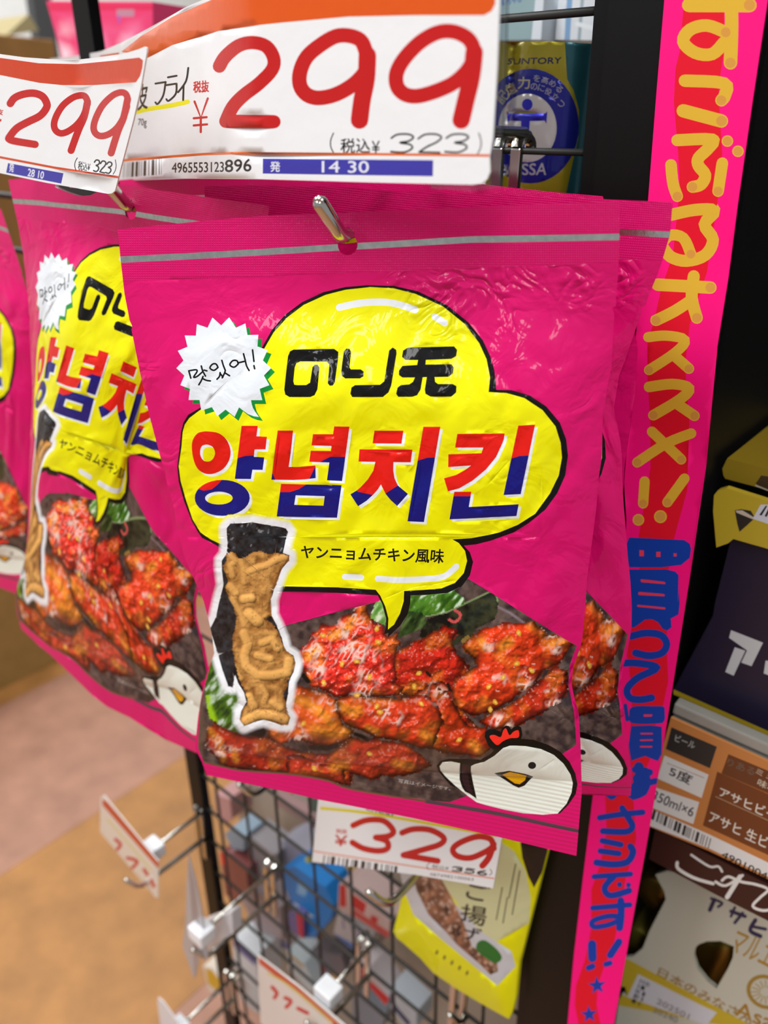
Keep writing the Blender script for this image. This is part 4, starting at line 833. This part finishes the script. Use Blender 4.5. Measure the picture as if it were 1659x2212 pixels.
# gold folded top of the carton
c5 = Crop(1400, 850, 4.915)
cap = Art(GOLD); cap.poly(c5("920,1240 990,1228 1090,1245 1135,1320 1050,1400 970,1470 945,1380"), (46, 40, 34)).poly(c5("930,1245 1000,1240 1125,1315 1110,1335 1000,1290 935,1262"), (205, 190, 170)).poly(c5("1195,1180 1273,1180 1400,1210 1400,1420 1260,1380 1110,1330"), (214, 214, 224)).bars(c5("1250,1190 1400,1225 1400,1345 1180,1290"), 9, (30, 30, 34), 5)
carton('carton_flap', 'gold folded top flap of the purple beer carton with a torn corner', 'carton', c5("700,1080 740,1030 830,1005 1273,1145 1500,1210 1500,1700 1273,1650 905,1545 850,1590 725,1635 690,1250"), cap, .446, .005, 'beer cartons on the right shelf')
cap = Art((150, 122, 26)); cap.poly(c5("1140,960 1200,870 1400,900 1400,1060 1273,1035"), (70, 50, 28)).poly(c5("1140,965 1273,1020 1400,1060 1400,1080 1273,1045 1140,985"), (190, 176, 150))
carton('beer_carton', 'darker gold carton stacked above the purple beer six-pack', 'carton', c5("840,690 1273,800 1500,860 1500,1090 1273,1035 1180,1000 820,905 800,870 788,800"), cap, .462, .12, 'beer cartons on the right shelf')
# price rail with labels
WOOD = (196, 126, 66)
a = Art(WOOD)
a.poly(s3("905,1160 1260,1312 1205,1480 860,1330"), (44, 42, 40)).text('ビール', s3("940,1215 1100,1275 1080,1330 930,1265"), (170, 170, 165), .5)
a.poly(s3("850,1380 1195,1530 1140,1712 795,1560"), (222, 220, 216)).stroke(s3("870,1440 1160,1555"), 1.2, (150, 110, 80)).text('5度', s3("900,1460 1080,1540 1045,1612 885,1535"), (40, 40, 44), 1)
a.poly(s4("740,-10 1122,118 1075,290 700,140"), (222, 220, 216)).text('350ml×6', s4("775,25 1090,165 1065,235 745,95"), (50, 50, 54), .6)
a.poly(s4("730,165 1200,370 1659,590 1900,700 1900,800 1659,700 1200,480 700,290"), (224, 222, 220)).bars(s4("765,175 1215,402 1195,480 745,250"), 34, (40, 40, 42), 9).text('4901004', s4("1310,500 1659,675 1645,730 1290,545"), BLK, .7)
a.poly(s3("1350,1370 1900,1600 1900,1780 1295,1520"), (104, 56, 26)).text('ミュー', s3("1570,1480 1800,1575 1790,1620 1560,1520"), (190, 170, 150), .3).text('味わい', s3("1590,1560 1810,1660 1790,1715 1570,1610"), (200, 190, 170), .5).text('りある', s3("1350,1400 1560,1480 1545,1540 1335,1455"), (110, 90, 76), .3)
a.poly(s4("1262,-120 1900,160 1900,640 1150,300"), (112, 58, 24)).stroke(s4("1250,75 1900,370"), 1.2, (190, 160, 130)).text('アサヒビール', s4("1290,0 1830,235 1810,320 1275,65"), (222, 216, 204), .8).text('アサヒ 生ビール', s4("1215,185 1850,480 1830,570 1190,265"), (222, 216, 204), .8)
o = slab('price_rail', s3("900,1085 1659,1430 1900,1530 1900,1830") + s4("1900,820 1659,720 1200,500 690,290 700,200"), a, surf_y(.424), (0, .002, 0), M_paper, None, 24, side=WOOD, smooth=False)
tag(o, 'wood-coloured price rail with beer labels and a barcode, under the purple carton', 'price rail')
a = Art((58, 22, 18))
for q, w_ in [("1060,530 1200,620 1270,620 1300,660", 5), ("950,590 960,640 1080,710 1230,755", 7), ("1440,700 1340,860", 10), ("1300,730 1350,700 1450,740 1560,760 1659,800 1600,860 1540,930 1620,965 1700,950", 6), ("1250,740 1330,770 1460,690", 6)]: a.stroke(s4(q), w_, (232, 230, 226))
o = slab('shelf_banner', s4("780,320 1659,760 1900,880 1900,1170 1659,1045 1260,845 730,562"), a, surf_y(.430), (0, .003, 0), M_paper, None, 24, side=(58, 22, 18), smooth=False)
tag(o, 'dark brown banner with white brush lettering below the price rail', 'sign')
# lower cartons and cans
SIL = (196, 194, 178)
a = Art(SIL)
for q, w_ in [("1240,880 1205,960", 9), ("1215,870 1300,905 1270,935", 6), ("1370,970 1480,1010", 8), ("1400,940 1370,1010", 6), ("1460,985 1400,1060", 7), ("1560,1040 1520,1120 1600,1165", 9), ("1540,1090 1640,1110", 7)]: a.stroke(s4(q), w_, (24, 26, 74))
a.text('マルエフ', s4("1430,1110 1850,1300 1760,1480 1350,1270"), (168, 128, 44), 1).text('日本のみなさん', s4("815,1405 1560,1790 1520,1870 790,1470"), (150, 116, 60), 1)
a.ell(*s4([(1640, 1600)])[0], 43, 36, (158, 126, 50), rot=.5).ell(*s4([(1640, 1600)])[0], 34, 28, SIL, rot=.5)
for i in range(16): t_ = i * math.pi / 8; cx_, cy_ = s4([(1640, 1600)])[0]; a.stroke([(cx_ + 12 * math.cos(t_), cy_ + 10 * math.sin(t_)), (cx_ + 31 * math.cos(t_), cy_ + 25 * math.sin(t_))], 2, (158, 126, 50))
a.text('Asahi', s4("1420,1670 1850,1840 1820,1960 1400,1780"), (160, 118, 30), 1.5)
a.poly(s4("520,1320 1300,1740 1900,2060 1900,2300 1300,1860 470,1700"), (196, 170, 44)).poly(s4("645,1460 1130,1700 1260,1760 1180,1860 560,1640"), (206, 206, 214))
for r0 in range(5): q = s4([(665 - r0 * 16 + (4 if r0 > 2 else 0), 1498 + r0 * 38), (735 - r0 * 16, 1530 + r0 * 38), (725 - r0 * 16, 1562 + r0 * 38), (655 - r0 * 16, 1528 + r0 * 38)]); a.bars(q, 4, (50, 50, 54), 20 + r0)
a.text('202501', s4("800,1650 1050,1775 1035,1815 785,1690"), (120, 120, 126), .6).text('20240', s4("770,1715 960,1800 945,1845 755,1755"), (120, 120, 126), .6)
hol = s4("1115,1230 1180,1205 1290,1203 1392,1245 1385,1330 1340,1430 1258,1572 1190,1520 1110,1420 1078,1320 1085,1265")
crt = s4("780,685 870,655 960,670 1260,830 1659,1030 1900,1150 1900,2400 380,2400 420,1900 480,1780 480,1690 520,1620 560,1640 545,1560 500,1560 545,1330 600,1325 680,1260 735,1120 860,880 850,820")
o = slab('beer_carton', crt, a, surf_y(.47), (0, .003, 0), M_carton, None, 26, side=SIL, holes=[hol])
tag(o, 'cream and silver beer carton with a cut-out window, bottom right on the lower shelf', 'carton', 'beer cartons on the right shelf')
M_can = plain('gold_can', (176, 140, 62), .28, .95, namp=.04); M_can2 = plain('olive_can_end', (130, 120, 46), .35, .8)
def can(label, x, y, z, r, h, mat, group='gold beer cans inside the lower carton', name='beer_can', rot=None, bodymat=None):
    prof = [(0, 0), (r * .75, 0), (r * .82, .002), (r * .96, .008), (r, .014), (r, h - .018), (r * .9, h - .008), (r * .83, h - .003), (r * .86, h), (r * .80, h), (r * .78, h - .004), (0, h - .005)]
    n = 40; V, F = [], []
    for i, (pr, pz) in enumerate(prof): V += [(pr * math.cos(t), pr * math.sin(t), pz) for t in np.linspace(0, 2 * math.pi, n + 1)[:-1]]
    for i in range(len(prof) - 1):
        for j in range(n): F.append([i * n + j, i * n + (j + 1) % n, (i + 1) * n + (j + 1) % n, (i + 1) * n + j])
    root = empty(name, (x, y, z), label, 'can', group)
    cut = 5 * n
    V = [(a_ + x, b_ + y, c_ + z) for a_, b_, c_ in V]
    k1 = 6 * n
    mobj('can_body', V[:7 * n], F[:k1], mat, root, smooth=True)
    mobj('can_lid', V[6 * n:], [[i - 6 * n for i in f] for f in F[k1:]], bodymat or M_can2, root, smooth=True)
    return root
p = on_y(*s4([(1240, 1400)])[0], .53); can('gold beer can seen through the window of the cream carton', p[0] - .015, .54, p[2] - .07, .033, .12, M_can)
can('second gold can in the window, to the right of the first', p[0] + .055, .54, p[2] - .07, .033, .12, M_can)
for lb, cp, mt_ in (('olive gold can lying end-on at the left end of the cream carton, the upper one', (785, 860), M_can), ('olive gold can lying end-on at the left end of the cream carton, the lower one', (640, 1235), M_can2)):
    p = on_y(*s4([cp])[0], .488); c_ = can(lb, p[0], .488, p[2], .0205, .11, mt_); c_.rotation_euler = (-math.pi / 2, 0, 0)

# ================================================================ coffee can and cartons behind the top of the grid
CXc, CYc, CR = -.264, .486, .0335
M_teal = plain('gold_teal_can', (150, 138, 30), .32, .35, namp=.03)
zt = on_y(1171, 92, .452)[2]
cn = can('gold and blue coffee can standing behind the grid at the top', CXc, CYc, zt - .125, CR - .0014, .125, M_teal, None, 'coffee_can')
def surf_cyl(R_):
    def s(P):
        R = rays(P); dx, dy = R[:, 0], R[:, 1]; A_ = dx * dx + dy * dy; B_ = -2 * (dx * CXc + dy * CYc); C_ = CXc ** 2 + CYc ** 2 - R_ ** 2
        D_ = np.maximum(B_ * B_ - 4 * A_ * C_, 0); k = (-B_ - np.sqrt(D_)) / (2 * A_); return CAM + R * k[:, None]
    return s
n1 = Crop(1060, 0, 5.0276)
M_canp = printed('can_print', .3, 0, coat=.4); M_canp.node_tree.nodes['Principled BSDF'].inputs['Metallic'].default_value = .65  # metallic also darkens the label, standing in for the shade around the can
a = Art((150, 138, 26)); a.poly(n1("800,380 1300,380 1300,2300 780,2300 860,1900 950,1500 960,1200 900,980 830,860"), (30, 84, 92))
a.text('SUNTORY', n1("190,635 770,622 762,690 180,700"), (16, 20, 66), 1.2)
a.ell(*n1([(430, 1370)])[0], 105, 124, (22, 30, 130), 40).ell(*n1([(400, 1390)])[0], 63, 74, (190, 188, 186), 36)
a.ell(*n1([(397, 1135)])[0], 11.5, 12.5, (34, 34, 170)).poly(n1("180,1215 200,1232 590,1232 615,1212 605,1345 585,1310 425,1315 405,1640 325,1640 330,1315 205,1310 178,1335"), (34, 34, 170))
for ch, cx_, cy_, s_, r_ in (('記', 120, 1050, 130, -.9), ('億', 215, 965, 120, -.45), ('力', 360, 900, 130, 0), ('を', 500, 850, 72, .15), ('高', 590, 870, 72, .3), ('め', 672, 905, 72, .5), ('る', 745, 965, 72, .8), ('の', 470, 940, 72, .1), ('に', 550, 955, 72, .25), ('役', 625, 995, 72, .5), ('立', 700, 1050, 72, .8), ('つ', 762, 1125, 72, 1.1)):
    h_ = s_ / 2; q = [(cx_ + x * math.cos(r_) - y * math.sin(r_), cy_ + x * math.sin(r_) + y * math.cos(r_)) for x, y in ((-h_, -h_), (h_, -h_), (h_, h_), (-h_, h_))]
    a.text(ch, n1(q), (168, 160, 120) if s_ > 100 else (150, 150, 160), 1 if s_ > 100 else .4)
a.text('BOSSA', n1("90,1790 620,1770 600,1900 120,1900"), (170, 172, 180), 1.2)
COUT = n1("-60,640 -60,470 150,452 400,448 640,450 900,460 1150,482 1175,1000 1170,2250 -60,2250")
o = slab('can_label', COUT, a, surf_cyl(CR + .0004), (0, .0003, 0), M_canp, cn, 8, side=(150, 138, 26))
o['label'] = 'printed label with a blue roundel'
def pack(name, label, cat, q, col, Y, depth, group, deco=None, mat=None):
    a_ = Art(col)
    if deco: deco(a_)
    return carton(name, label, cat, q, a_, Y, depth, group, mat=mat)
GB = 'cartons behind the grid at the top'
pack('carton', 'pale teal carton with small blue writing above the coffee can', 'carton', n1("-100,-60 490,-60 440,430 -100,440"), (140, 166, 170), .58, .1, GB, lambda a_: a_.text('まろやか', n1("90,0 350,-60 350,20 120,60"), (40, 80, 160), .8).stroke(n1("110,180 200,150"), 2, (60, 90, 150)))
pack('carton', 'white carton edge beside the pale teal one, above the coffee can', 'carton', n1("490,-60 580,-60 545,430 440,430"), (214, 222, 230), .575, .1, GB)
pack('carton', 'dark grey carton between two white ones, above the coffee can', 'carton', n1("580,-60 740,-60 700,430 545,430"), (70, 64, 70), .60, .1, GB)
pack('carton', 'bright white carton with pale blue bars near the rack post', 'carton', n1("740,-60 1300,-60 1300,440 700,430"), (226, 232, 238), .59, .1, GB, lambda a_: a_.stroke(n1("860,-60 830,430"), 12, (130, 170, 210)).stroke(n1("1000,-60 960,430"), 7, (160, 180, 190)).stroke(n1("940,260 1200,330"), 10, (240, 246, 250)))
V, F = box(-.56, -.19, .44, .80, zt - .137, zt - .125); tag(mobj('shelf_board', V, F, M_shelf), 'black shelf board under the coffee can, behind the grid', 'shelf')

# ================================================================ back rack goods, lower left
R_, S_, T_ = Crop(400, 1650, 3.9375), Crop(600, 1850, 5.53), Crop(0, 1600, 2.765)
rk = empty('back_shelf', (-.5, .62, 0), 'cream back shelf standing behind the wire grid', 'shelf')
M_cream = plain('cream_shelf_metal', (176, 168, 154), .6, nscale=8, namp=.05)
V, F = box(-.80, -.15, .60, .615, 0, H - .30); V = [(x + (.0), y, z) for x, y, z in V]; mobj('back_board', V, F, M_cream, rk)
GP = 'packs standing on the back shelf'
def bp(label, q, col, Y=.5, depth=.04, deco=None, name='product_pack', cat='pack'): return pack(name, label, cat, q, col, Y, depth, GP, deco, M_carton)
bp('blue plastic pack with a pale label behind the middle of the grid', R_("820,900 930,870 1190,1050 1262,1200 1240,1320 1100,1480 1010,1480 960,1300 830,1010"), (14, 120, 196), .5, .04, lambda a_: a_.stroke(R_("930,1190 1080,1300"), 5, (190, 200, 210)).poly(R_("960,1010 1040,1060 1020,1130 950,1100"), (120, 170, 210)))
bp('pale lilac pack above the blue one, behind the grid', R_("770,680 860,640 1030,770 930,890 790,860"), (160, 160, 176), .53)
bp('small yellow pack between the blue pack and the barcode tag', R_("930,890 1050,780 1065,980"), (220, 196, 20), .515)
bp('yellow and blue pack right of the blue one, under the barcode', S_("400,190 720,380 700,520 640,640 390,330"), (184, 150, 40), .52, .04, lambda a_: a_.poly(S_("520,190 750,300 740,380 560,270"), (80, 90, 160)))
bp('white pack with red blocks behind the hook of the 329 tag', S_("730,330 840,330 1340,770 1325,985 1000,780 715,630"), (196, 170, 166), .49, .04, lambda a_: a_.poly(S_("740,340 810,345 820,600 740,600"), (200, 40, 40)).poly(S_("880,440 1060,570 1030,690 880,590"), (192, 34, 34)).poly(S_("1110,690 1200,740 1180,810 1110,760"), (192, 34, 34)).poly(S_("870,600 1330,900 1320,985 870,680"), (190, 70, 66)))
bp('white pack with violet letters and a blue lower band, under the red and white one', S_("715,690 1110,960 1060,1210 1000,1200 860,1090 665,920"), (188, 184, 186), .49, .04, lambda a_: a_.poly(S_("665,910 1050,1130 1060,1210 860,1100 665,960"), (70, 120, 190)).stroke(S_("780,760 790,860"), 3, (90, 80, 150)).stroke(S_("880,830 900,920"), 3, (90, 80, 150)).stroke(S_("950,880 960,990"), 3, (90, 80, 150)))
bp('brown red jar pack next to the left rack post', R_("295,755 345,765 520,900 540,1080 440,1200 340,1110"), (132, 72, 70), .49, .04, lambda a_: a_.poly(R_("295,755 345,765 350,860 300,860"), (214, 40, 44)))
bp('grey film pack between the two left grid wires', R_("530,600 760,780 770,1010 640,960 540,830"), (140, 136, 140), .51)
bp('pale blue pack high on the left beside the rack post', R_("335,600 400,540 500,620 500,740 400,720"), (136, 158, 176), .5)
bp('white box with a navy stripe at the lower left behind the post', R_("400,1460 600,1640 630,1920 420,1760"), (206, 210, 214), .5, .05, lambda a_: a_.poly(R_("400,1500 470,1500 600,1660 600,1720 420,1560"), (70, 74, 140)))
bp('yellow and white packet low on the left outside the post', R_("150,1720 230,1740 350,1900 330,1990 200,1930"), (224, 214, 200), .48, .03, lambda a_: a_.poly(R_("175,1740 230,1760 300,1850 280,1940 195,1870"), (214, 170, 14)))
bp('clear pack with red and gold print at the bottom of the grid', S_("400,1120 760,1180 830,1420 640,1560 440,1500"), (110, 104, 110), .52, .03, lambda a_: a_.poly(S_("420,1300 570,1310 560,1400 430,1400"), (140, 40, 50)).poly(S_("530,1420 800,1400 760,1510 560,1530"), (190, 150, 80)))
bp('red and white sachet beside the lower hook plate', S_("880,1230 1100,1320 1330,1680 1290,1790 1040,1500 860,1320"), (196, 186, 188), .47, .03, lambda a_: a_.poly(S_("960,1350 1060,1330 1080,1390 1010,1450"), (206, 34, 44)).poly(S_("1080,1460 1330,1690 1290,1780 1060,1520"), (206, 34, 44)))
bp('navy and silver pouch under the yellow bag', S_("1340,1560 1659,1860 1659,2040 1500,2020 1350,1800"), (190, 198, 206), .47, .03, lambda a_: a_.stroke(S_("1350,1650 1400,1800 1560,1990"), 9, (20, 40, 90)))
bp('grey blue tray pack at the very bottom of the grid', S_("890,1650 1000,1620 1290,1870 1240,2060 900,2060"), (130, 136, 146), .5)
bp('violet and red wrapped pack left of the blue one', R_("860,1290 940,1250 1000,1290 1005,1490 900,1420"), (96, 90, 140), .49, .03, lambda a_: a_.poly(R_("945,1255 1000,1290 1005,1490 960,1440"), (186, 34, 60)))
bp('white and gold box above the bottom price tag', R_("860,1590 1010,1700 1110,1900 1060,1940 880,1750"), (186, 196, 200), .5, .04, lambda a_: a_.stroke(R_("870,1600 1000,1720"), 5, (170, 140, 60)))

bp('mauve grey film pack in the middle of the lower grid', R_("440,1100 560,1050 800,1230 830,1500 620,1420"), (150, 136, 140), .53)
bp('pale mauve box right of the lower long peg', R_("620,1420 830,1330 1010,1500 1010,1750 860,1600"), (158, 150, 152), .555, .03, lambda a_: a_.stroke(R_("840,1530 1000,1690"), 6, (90, 90, 150)))
bp('silver blue bag low behind the hook plate of the bottom tag', R_("430,1720 560,1690 640,1900 620,2130 470,2000"), (196, 204, 208), .52)
bp('dusty pink carton high behind the left of the grid', R_("250,260 380,300 400,460 340,520 270,420"), (196, 150, 150), .559)
bp('white panel box with a rosy edge at the top of the lower grid', R_("760,270 1130,470 1130,560 760,350"), (170, 138, 138), .585, .0149)
bp('greenish box corner beside the 329 tag', R_("1060,280 1130,300 1120,420 1060,400"), (96, 110, 96), .58, .0199)
# yellow snack bag under the front bag
YB = (226, 222, 6)
a = Art(YB); a.poly(t4("1180,440 1240,480 1300,520 1370,640 1400,800 1390,950 1200,1060 1100,1080 960,830 800,640"), (206, 206, 158)).poly(t4("1335,440 1505,460 1500,540 1465,655 1420,740 1385,670 1350,560"), (38, 30, 24))
a.poly(t4("600,640 700,900 870,1050 1100,1240 1200,1325 1310,1210 1285,1120 1100,1000 900,780 760,640"), (196, 196, 200))
def meat(x, y):
    t_ = fbm(x, y, 14, 200); c_ = mix(lin((70, 44, 32))[None], lin((170, 116, 86))[None], np.clip(t_ * 2 - .5, 0, 1)); return mix(c_, lin((226, 200, 180))[None].repeat(len(x), 0), np.clip((fbm(x, y, 7, 201) - .62) * 6, 0, .7))
MEAT = t4("690,640 720,760 790,900 900,1010 960,1080 1100,1200 1160,1260 1205,1240 1200,1190 1050,1090 1000,950 930,800 850,660")
a.poly(MEAT, meat).poly(t4("1085,1065 1130,1055 1200,1110 1228,1160 1190,1190 1120,1150 1075,1110"), (40, 110, 44), True)
a.text('揚', t4("990,835 1145,860 1125,975 975,930"), (46, 42, 40), 1.5).text('げ', t4("965,958 1112,990 1085,1065 955,1030"), (46, 42, 40), 1.5).text('ご', t4("1030,700 1160,730 1140,830 1010,800"), (46, 42, 40), 1.5)
for q in ("1310,600 1270,800", "1335,640 1290,900", "1230,740 1195,930", "1260,800 1235,950"): a.stroke(t4(q), 3, (110, 108, 76))
a.text('・・・・・', t4("840,1110 1030,1240 1020,1265 830,1135"), (70, 66, 20), 1)
YOUT = t4("600,560 640,740 615,860 580,1000 600,1040 650,1080 740,1160 820,1250 950,1340 1100,1430 1270,1525 1290,1480 1310,1400 1330,1200 1365,1060 1400,920 1450,720 1500,520 1510,430 1180,380 640,500")
def surf_ybag(P):
    R = rays(P); P = np.asarray(P, float); d = dist_line(P[:, 0], P[:, 1], YOUT, True); y_ = .377 - .010 * (1 - np.exp(-d / 40)) + .001 * (fbm(P[:, 0], P[:, 1], 40, 210) - .5); return CAM + R * (y_ / R[:, 1])[:, None]
yb = empty('snack_bag', base_of(surf_ybag(np.array(YOUT))), 'bright yellow snack bag with brown fried food, below the front pink bag', 'snack bag', None)
slab('front_panel', YOUT, a, surf_ybag, (0, .004, 0), M_body, yb, 12, side=YB, dense=[(MEAT, 5)])

# pegs and tags lower left
def pk(label, basepx, tippx, upper=.03, **k):
    b_ = on_y(*basepx, YP); kx = b_[0] / ray(*tippx)[0]; yt = ray(*tippx)[1] * kx
    return peg(label, b_[0], b_[2] - H, yt + .012, up=.012, upper=(YP - upper) if upper else None, dirx=-.3, r=.003, **k), b_, yt
g1, b1, yt1 = pk('chrome peg beside the left rack post, carrying the edge-on 329 tag', (450, 1805), (255, 1925), .085)
g2, b2, yt2 = pk('long chrome peg in the middle of the lower grid with a curled clear holder', (603, 1929), (400, 2080), .115)
g3, b3, yt3 = pk('chrome peg lowest at the left, with a white clip', (512, 2150), (350, 2240), .1)
g4, b4, yt4 = pk('chrome peg crossing the bottom middle with a white clip', (804, 2098), (650, 2270), .075)
g5, b5, yt5 = pk('chrome peg hidden behind the bottom of the front bag, tip showing', (640, 1650), (498, 1702), None)
g6, b6, yt6 = pk('chrome peg at the far bottom right of the grid', (1010, 2190), (960, 2260), None)
a = Art((226, 214, 200)); a.poly(T_("612,350 640,365 945,725 945,765 612,385"), (196, 72, 40)); a.stroke(T_("640,470 720,560 900,770"), 3, (216, 204, 120))
for q in ("690,590 720,620 700,650", "760,700 820,720 790,760", "860,770 880,800", "900,830 920,870"): a.stroke(T_(q), 7, DR)
o = slab('price_tag', T_("600,335 620,325 945,720 945,935 930,940 610,560 598,540"), a, surf_y(b1[1] - .087), (0, .0008, 0), M_tag, None, 20, side=TW)
tag(o, 'blurred 329 yen tag seen at a slant over the orange floor', 'price tag', 'yen price tags on the pegs')
a = Art((222, 214, 206)); a.poly(R_("625,1650 650,1660 960,1900 1330,2230 1290,2250 960,1960 630,1700"), (200, 78, 44)).stroke(R_("700,1780 900,1900 1250,2200"), 4, (214, 200, 110))
for q in ("740,1900 780,1950 760,1990", "850,1990 900,2020 860,2070", "960,2080 1040,2120"): a.stroke(R_(q), 8, DR)
o = slab('price_tag', R_("612,1620 640,1640 980,1900 1400,2260 1400,2700 900,2500 640,2200"), a, surf_y(YP - .078), (0, .0008, 0), M_tag, None, 20, side=TW)
tag(o, 'blurred orange-banded price tag at the bottom centre edge', 'price tag', 'yen price tags on the pegs')
a = Art((176, 170, 172)); a.poly(T_("1120,700 1165,850 1190,1080 1180,1290 1160,1415 1150,1100"), (150, 140, 142))
o = slab('tag_holder', T_("1125,688 1172,850 1200,1000 1240,1300 1225,1320 1190,1290 1162,1420 1150,1400 1090,1225 1108,1080 1115,850"), a, surf_y(b2[1] - .105), (0, .0012, 0), M_tag, None, 20)
tag(o, 'empty grey plastic tag holder turned edge-on above the lower peg', 'tag holder')
a = Art((226, 226, 230)); o = slab('tag_holder', T_("945,1535 975,1560 1060,1680 1040,1760 960,1720 940,1560"), a, surf_y(b3[1] - .105), (0, .0012, 0), M_tag, None, 20)
tag(o, 'white tag holder at the bottom left on the lowest peg', 'tag holder')
a = Art((220, 218, 222)); o = slab('tag_card', T_("1200,1090 1385,1025 1392,1150 1330,1190 1240,1260 1235,1180"), a, surf_y(b2[1] - .08), (0, .012, 0), M_tag, None, 30)
tag(o, 'white plastic bracket crossing the left post behind the clear holder', 'bracket')

# ================================================================ far left background
V, F = box(-2.55, -2.0, .1, .9, 0, .62, .004); tag(mobj('cardboard_box', V, F, M_kraft), 'khaki cardboard box on the floor at the left edge', 'box')
XB = -2.65
V, F = box(-3.1, XB, .3, on_x(118, 90, XB)[1], 0.9, on_x(20, 76, XB)[2], .006); b_ = tag(mobj('cardboard_box', V, F, plain('brown_cardboard', (128, 90, 40), .8, nscale=16, namp=.12)), 'brown cardboard box far behind the small price tag', 'box')
V, F = box(-3.2, -2.62, .2, on_x(112, 90, -2.62)[1], 0, .899); tag(mobj('stock_table', V, F, M_shelf), 'dark stock table under the far brown box', 'table')
t_ = on_x(62, 31, XB - .01)
fl_ = on_x(12, 78, XB - .01); fr_ = on_x(84, 66, XB - .01)
V, F = merge([([tuple(fl_), tuple(t_), tuple(fr_), tuple(fl_ + np.array([-.3, 0, 0])), tuple(t_ + np.array([-.3, 0, 0])), tuple(fr_ + np.array([-.3, 0, 0]))], [[0, 1, 2], [5, 4, 3], [0, 3, 4, 1], [1, 4, 5, 2], [2, 5, 3, 0]])])
tag(mobj('cardboard_flap', V, F, plain('khaki_card', (150, 138, 98), .8)), 'raised pale cardboard flap on top of the far box', 'box')
V, F = box(-3.3, -3.25, on_x(75, 30, -3.25)[1], on_x(116, 30, -3.25)[1], 0, 2.6); tag(mobj('dark_column', V, F, plain('dark_grey_panel', (64, 66, 68), .6)), 'dark grey column in front of the white wall, top left', 'column')
def pinkpack(a_):
    def f(x, y):  # pale and white blotches are highlights painted into the pouch colour
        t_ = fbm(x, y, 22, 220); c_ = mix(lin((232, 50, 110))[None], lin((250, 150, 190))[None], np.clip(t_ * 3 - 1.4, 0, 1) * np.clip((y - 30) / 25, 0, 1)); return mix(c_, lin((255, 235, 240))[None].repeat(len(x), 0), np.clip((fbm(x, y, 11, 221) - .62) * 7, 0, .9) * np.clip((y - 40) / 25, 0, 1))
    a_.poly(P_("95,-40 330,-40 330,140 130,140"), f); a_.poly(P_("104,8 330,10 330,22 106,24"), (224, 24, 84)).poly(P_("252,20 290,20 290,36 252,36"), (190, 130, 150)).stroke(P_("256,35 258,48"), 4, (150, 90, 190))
bk = pack('snack_pouch', 'bright pink shiny pouch behind the left rack post, top left', 'pouch', P_("100,2 330,4 330,140 137,140 122,80"), (236, 60, 120), .60, .05, None, pinkpack)
bk.name = 'snack_pouch'
print('script seconds', round(time.time() - T0, 1))
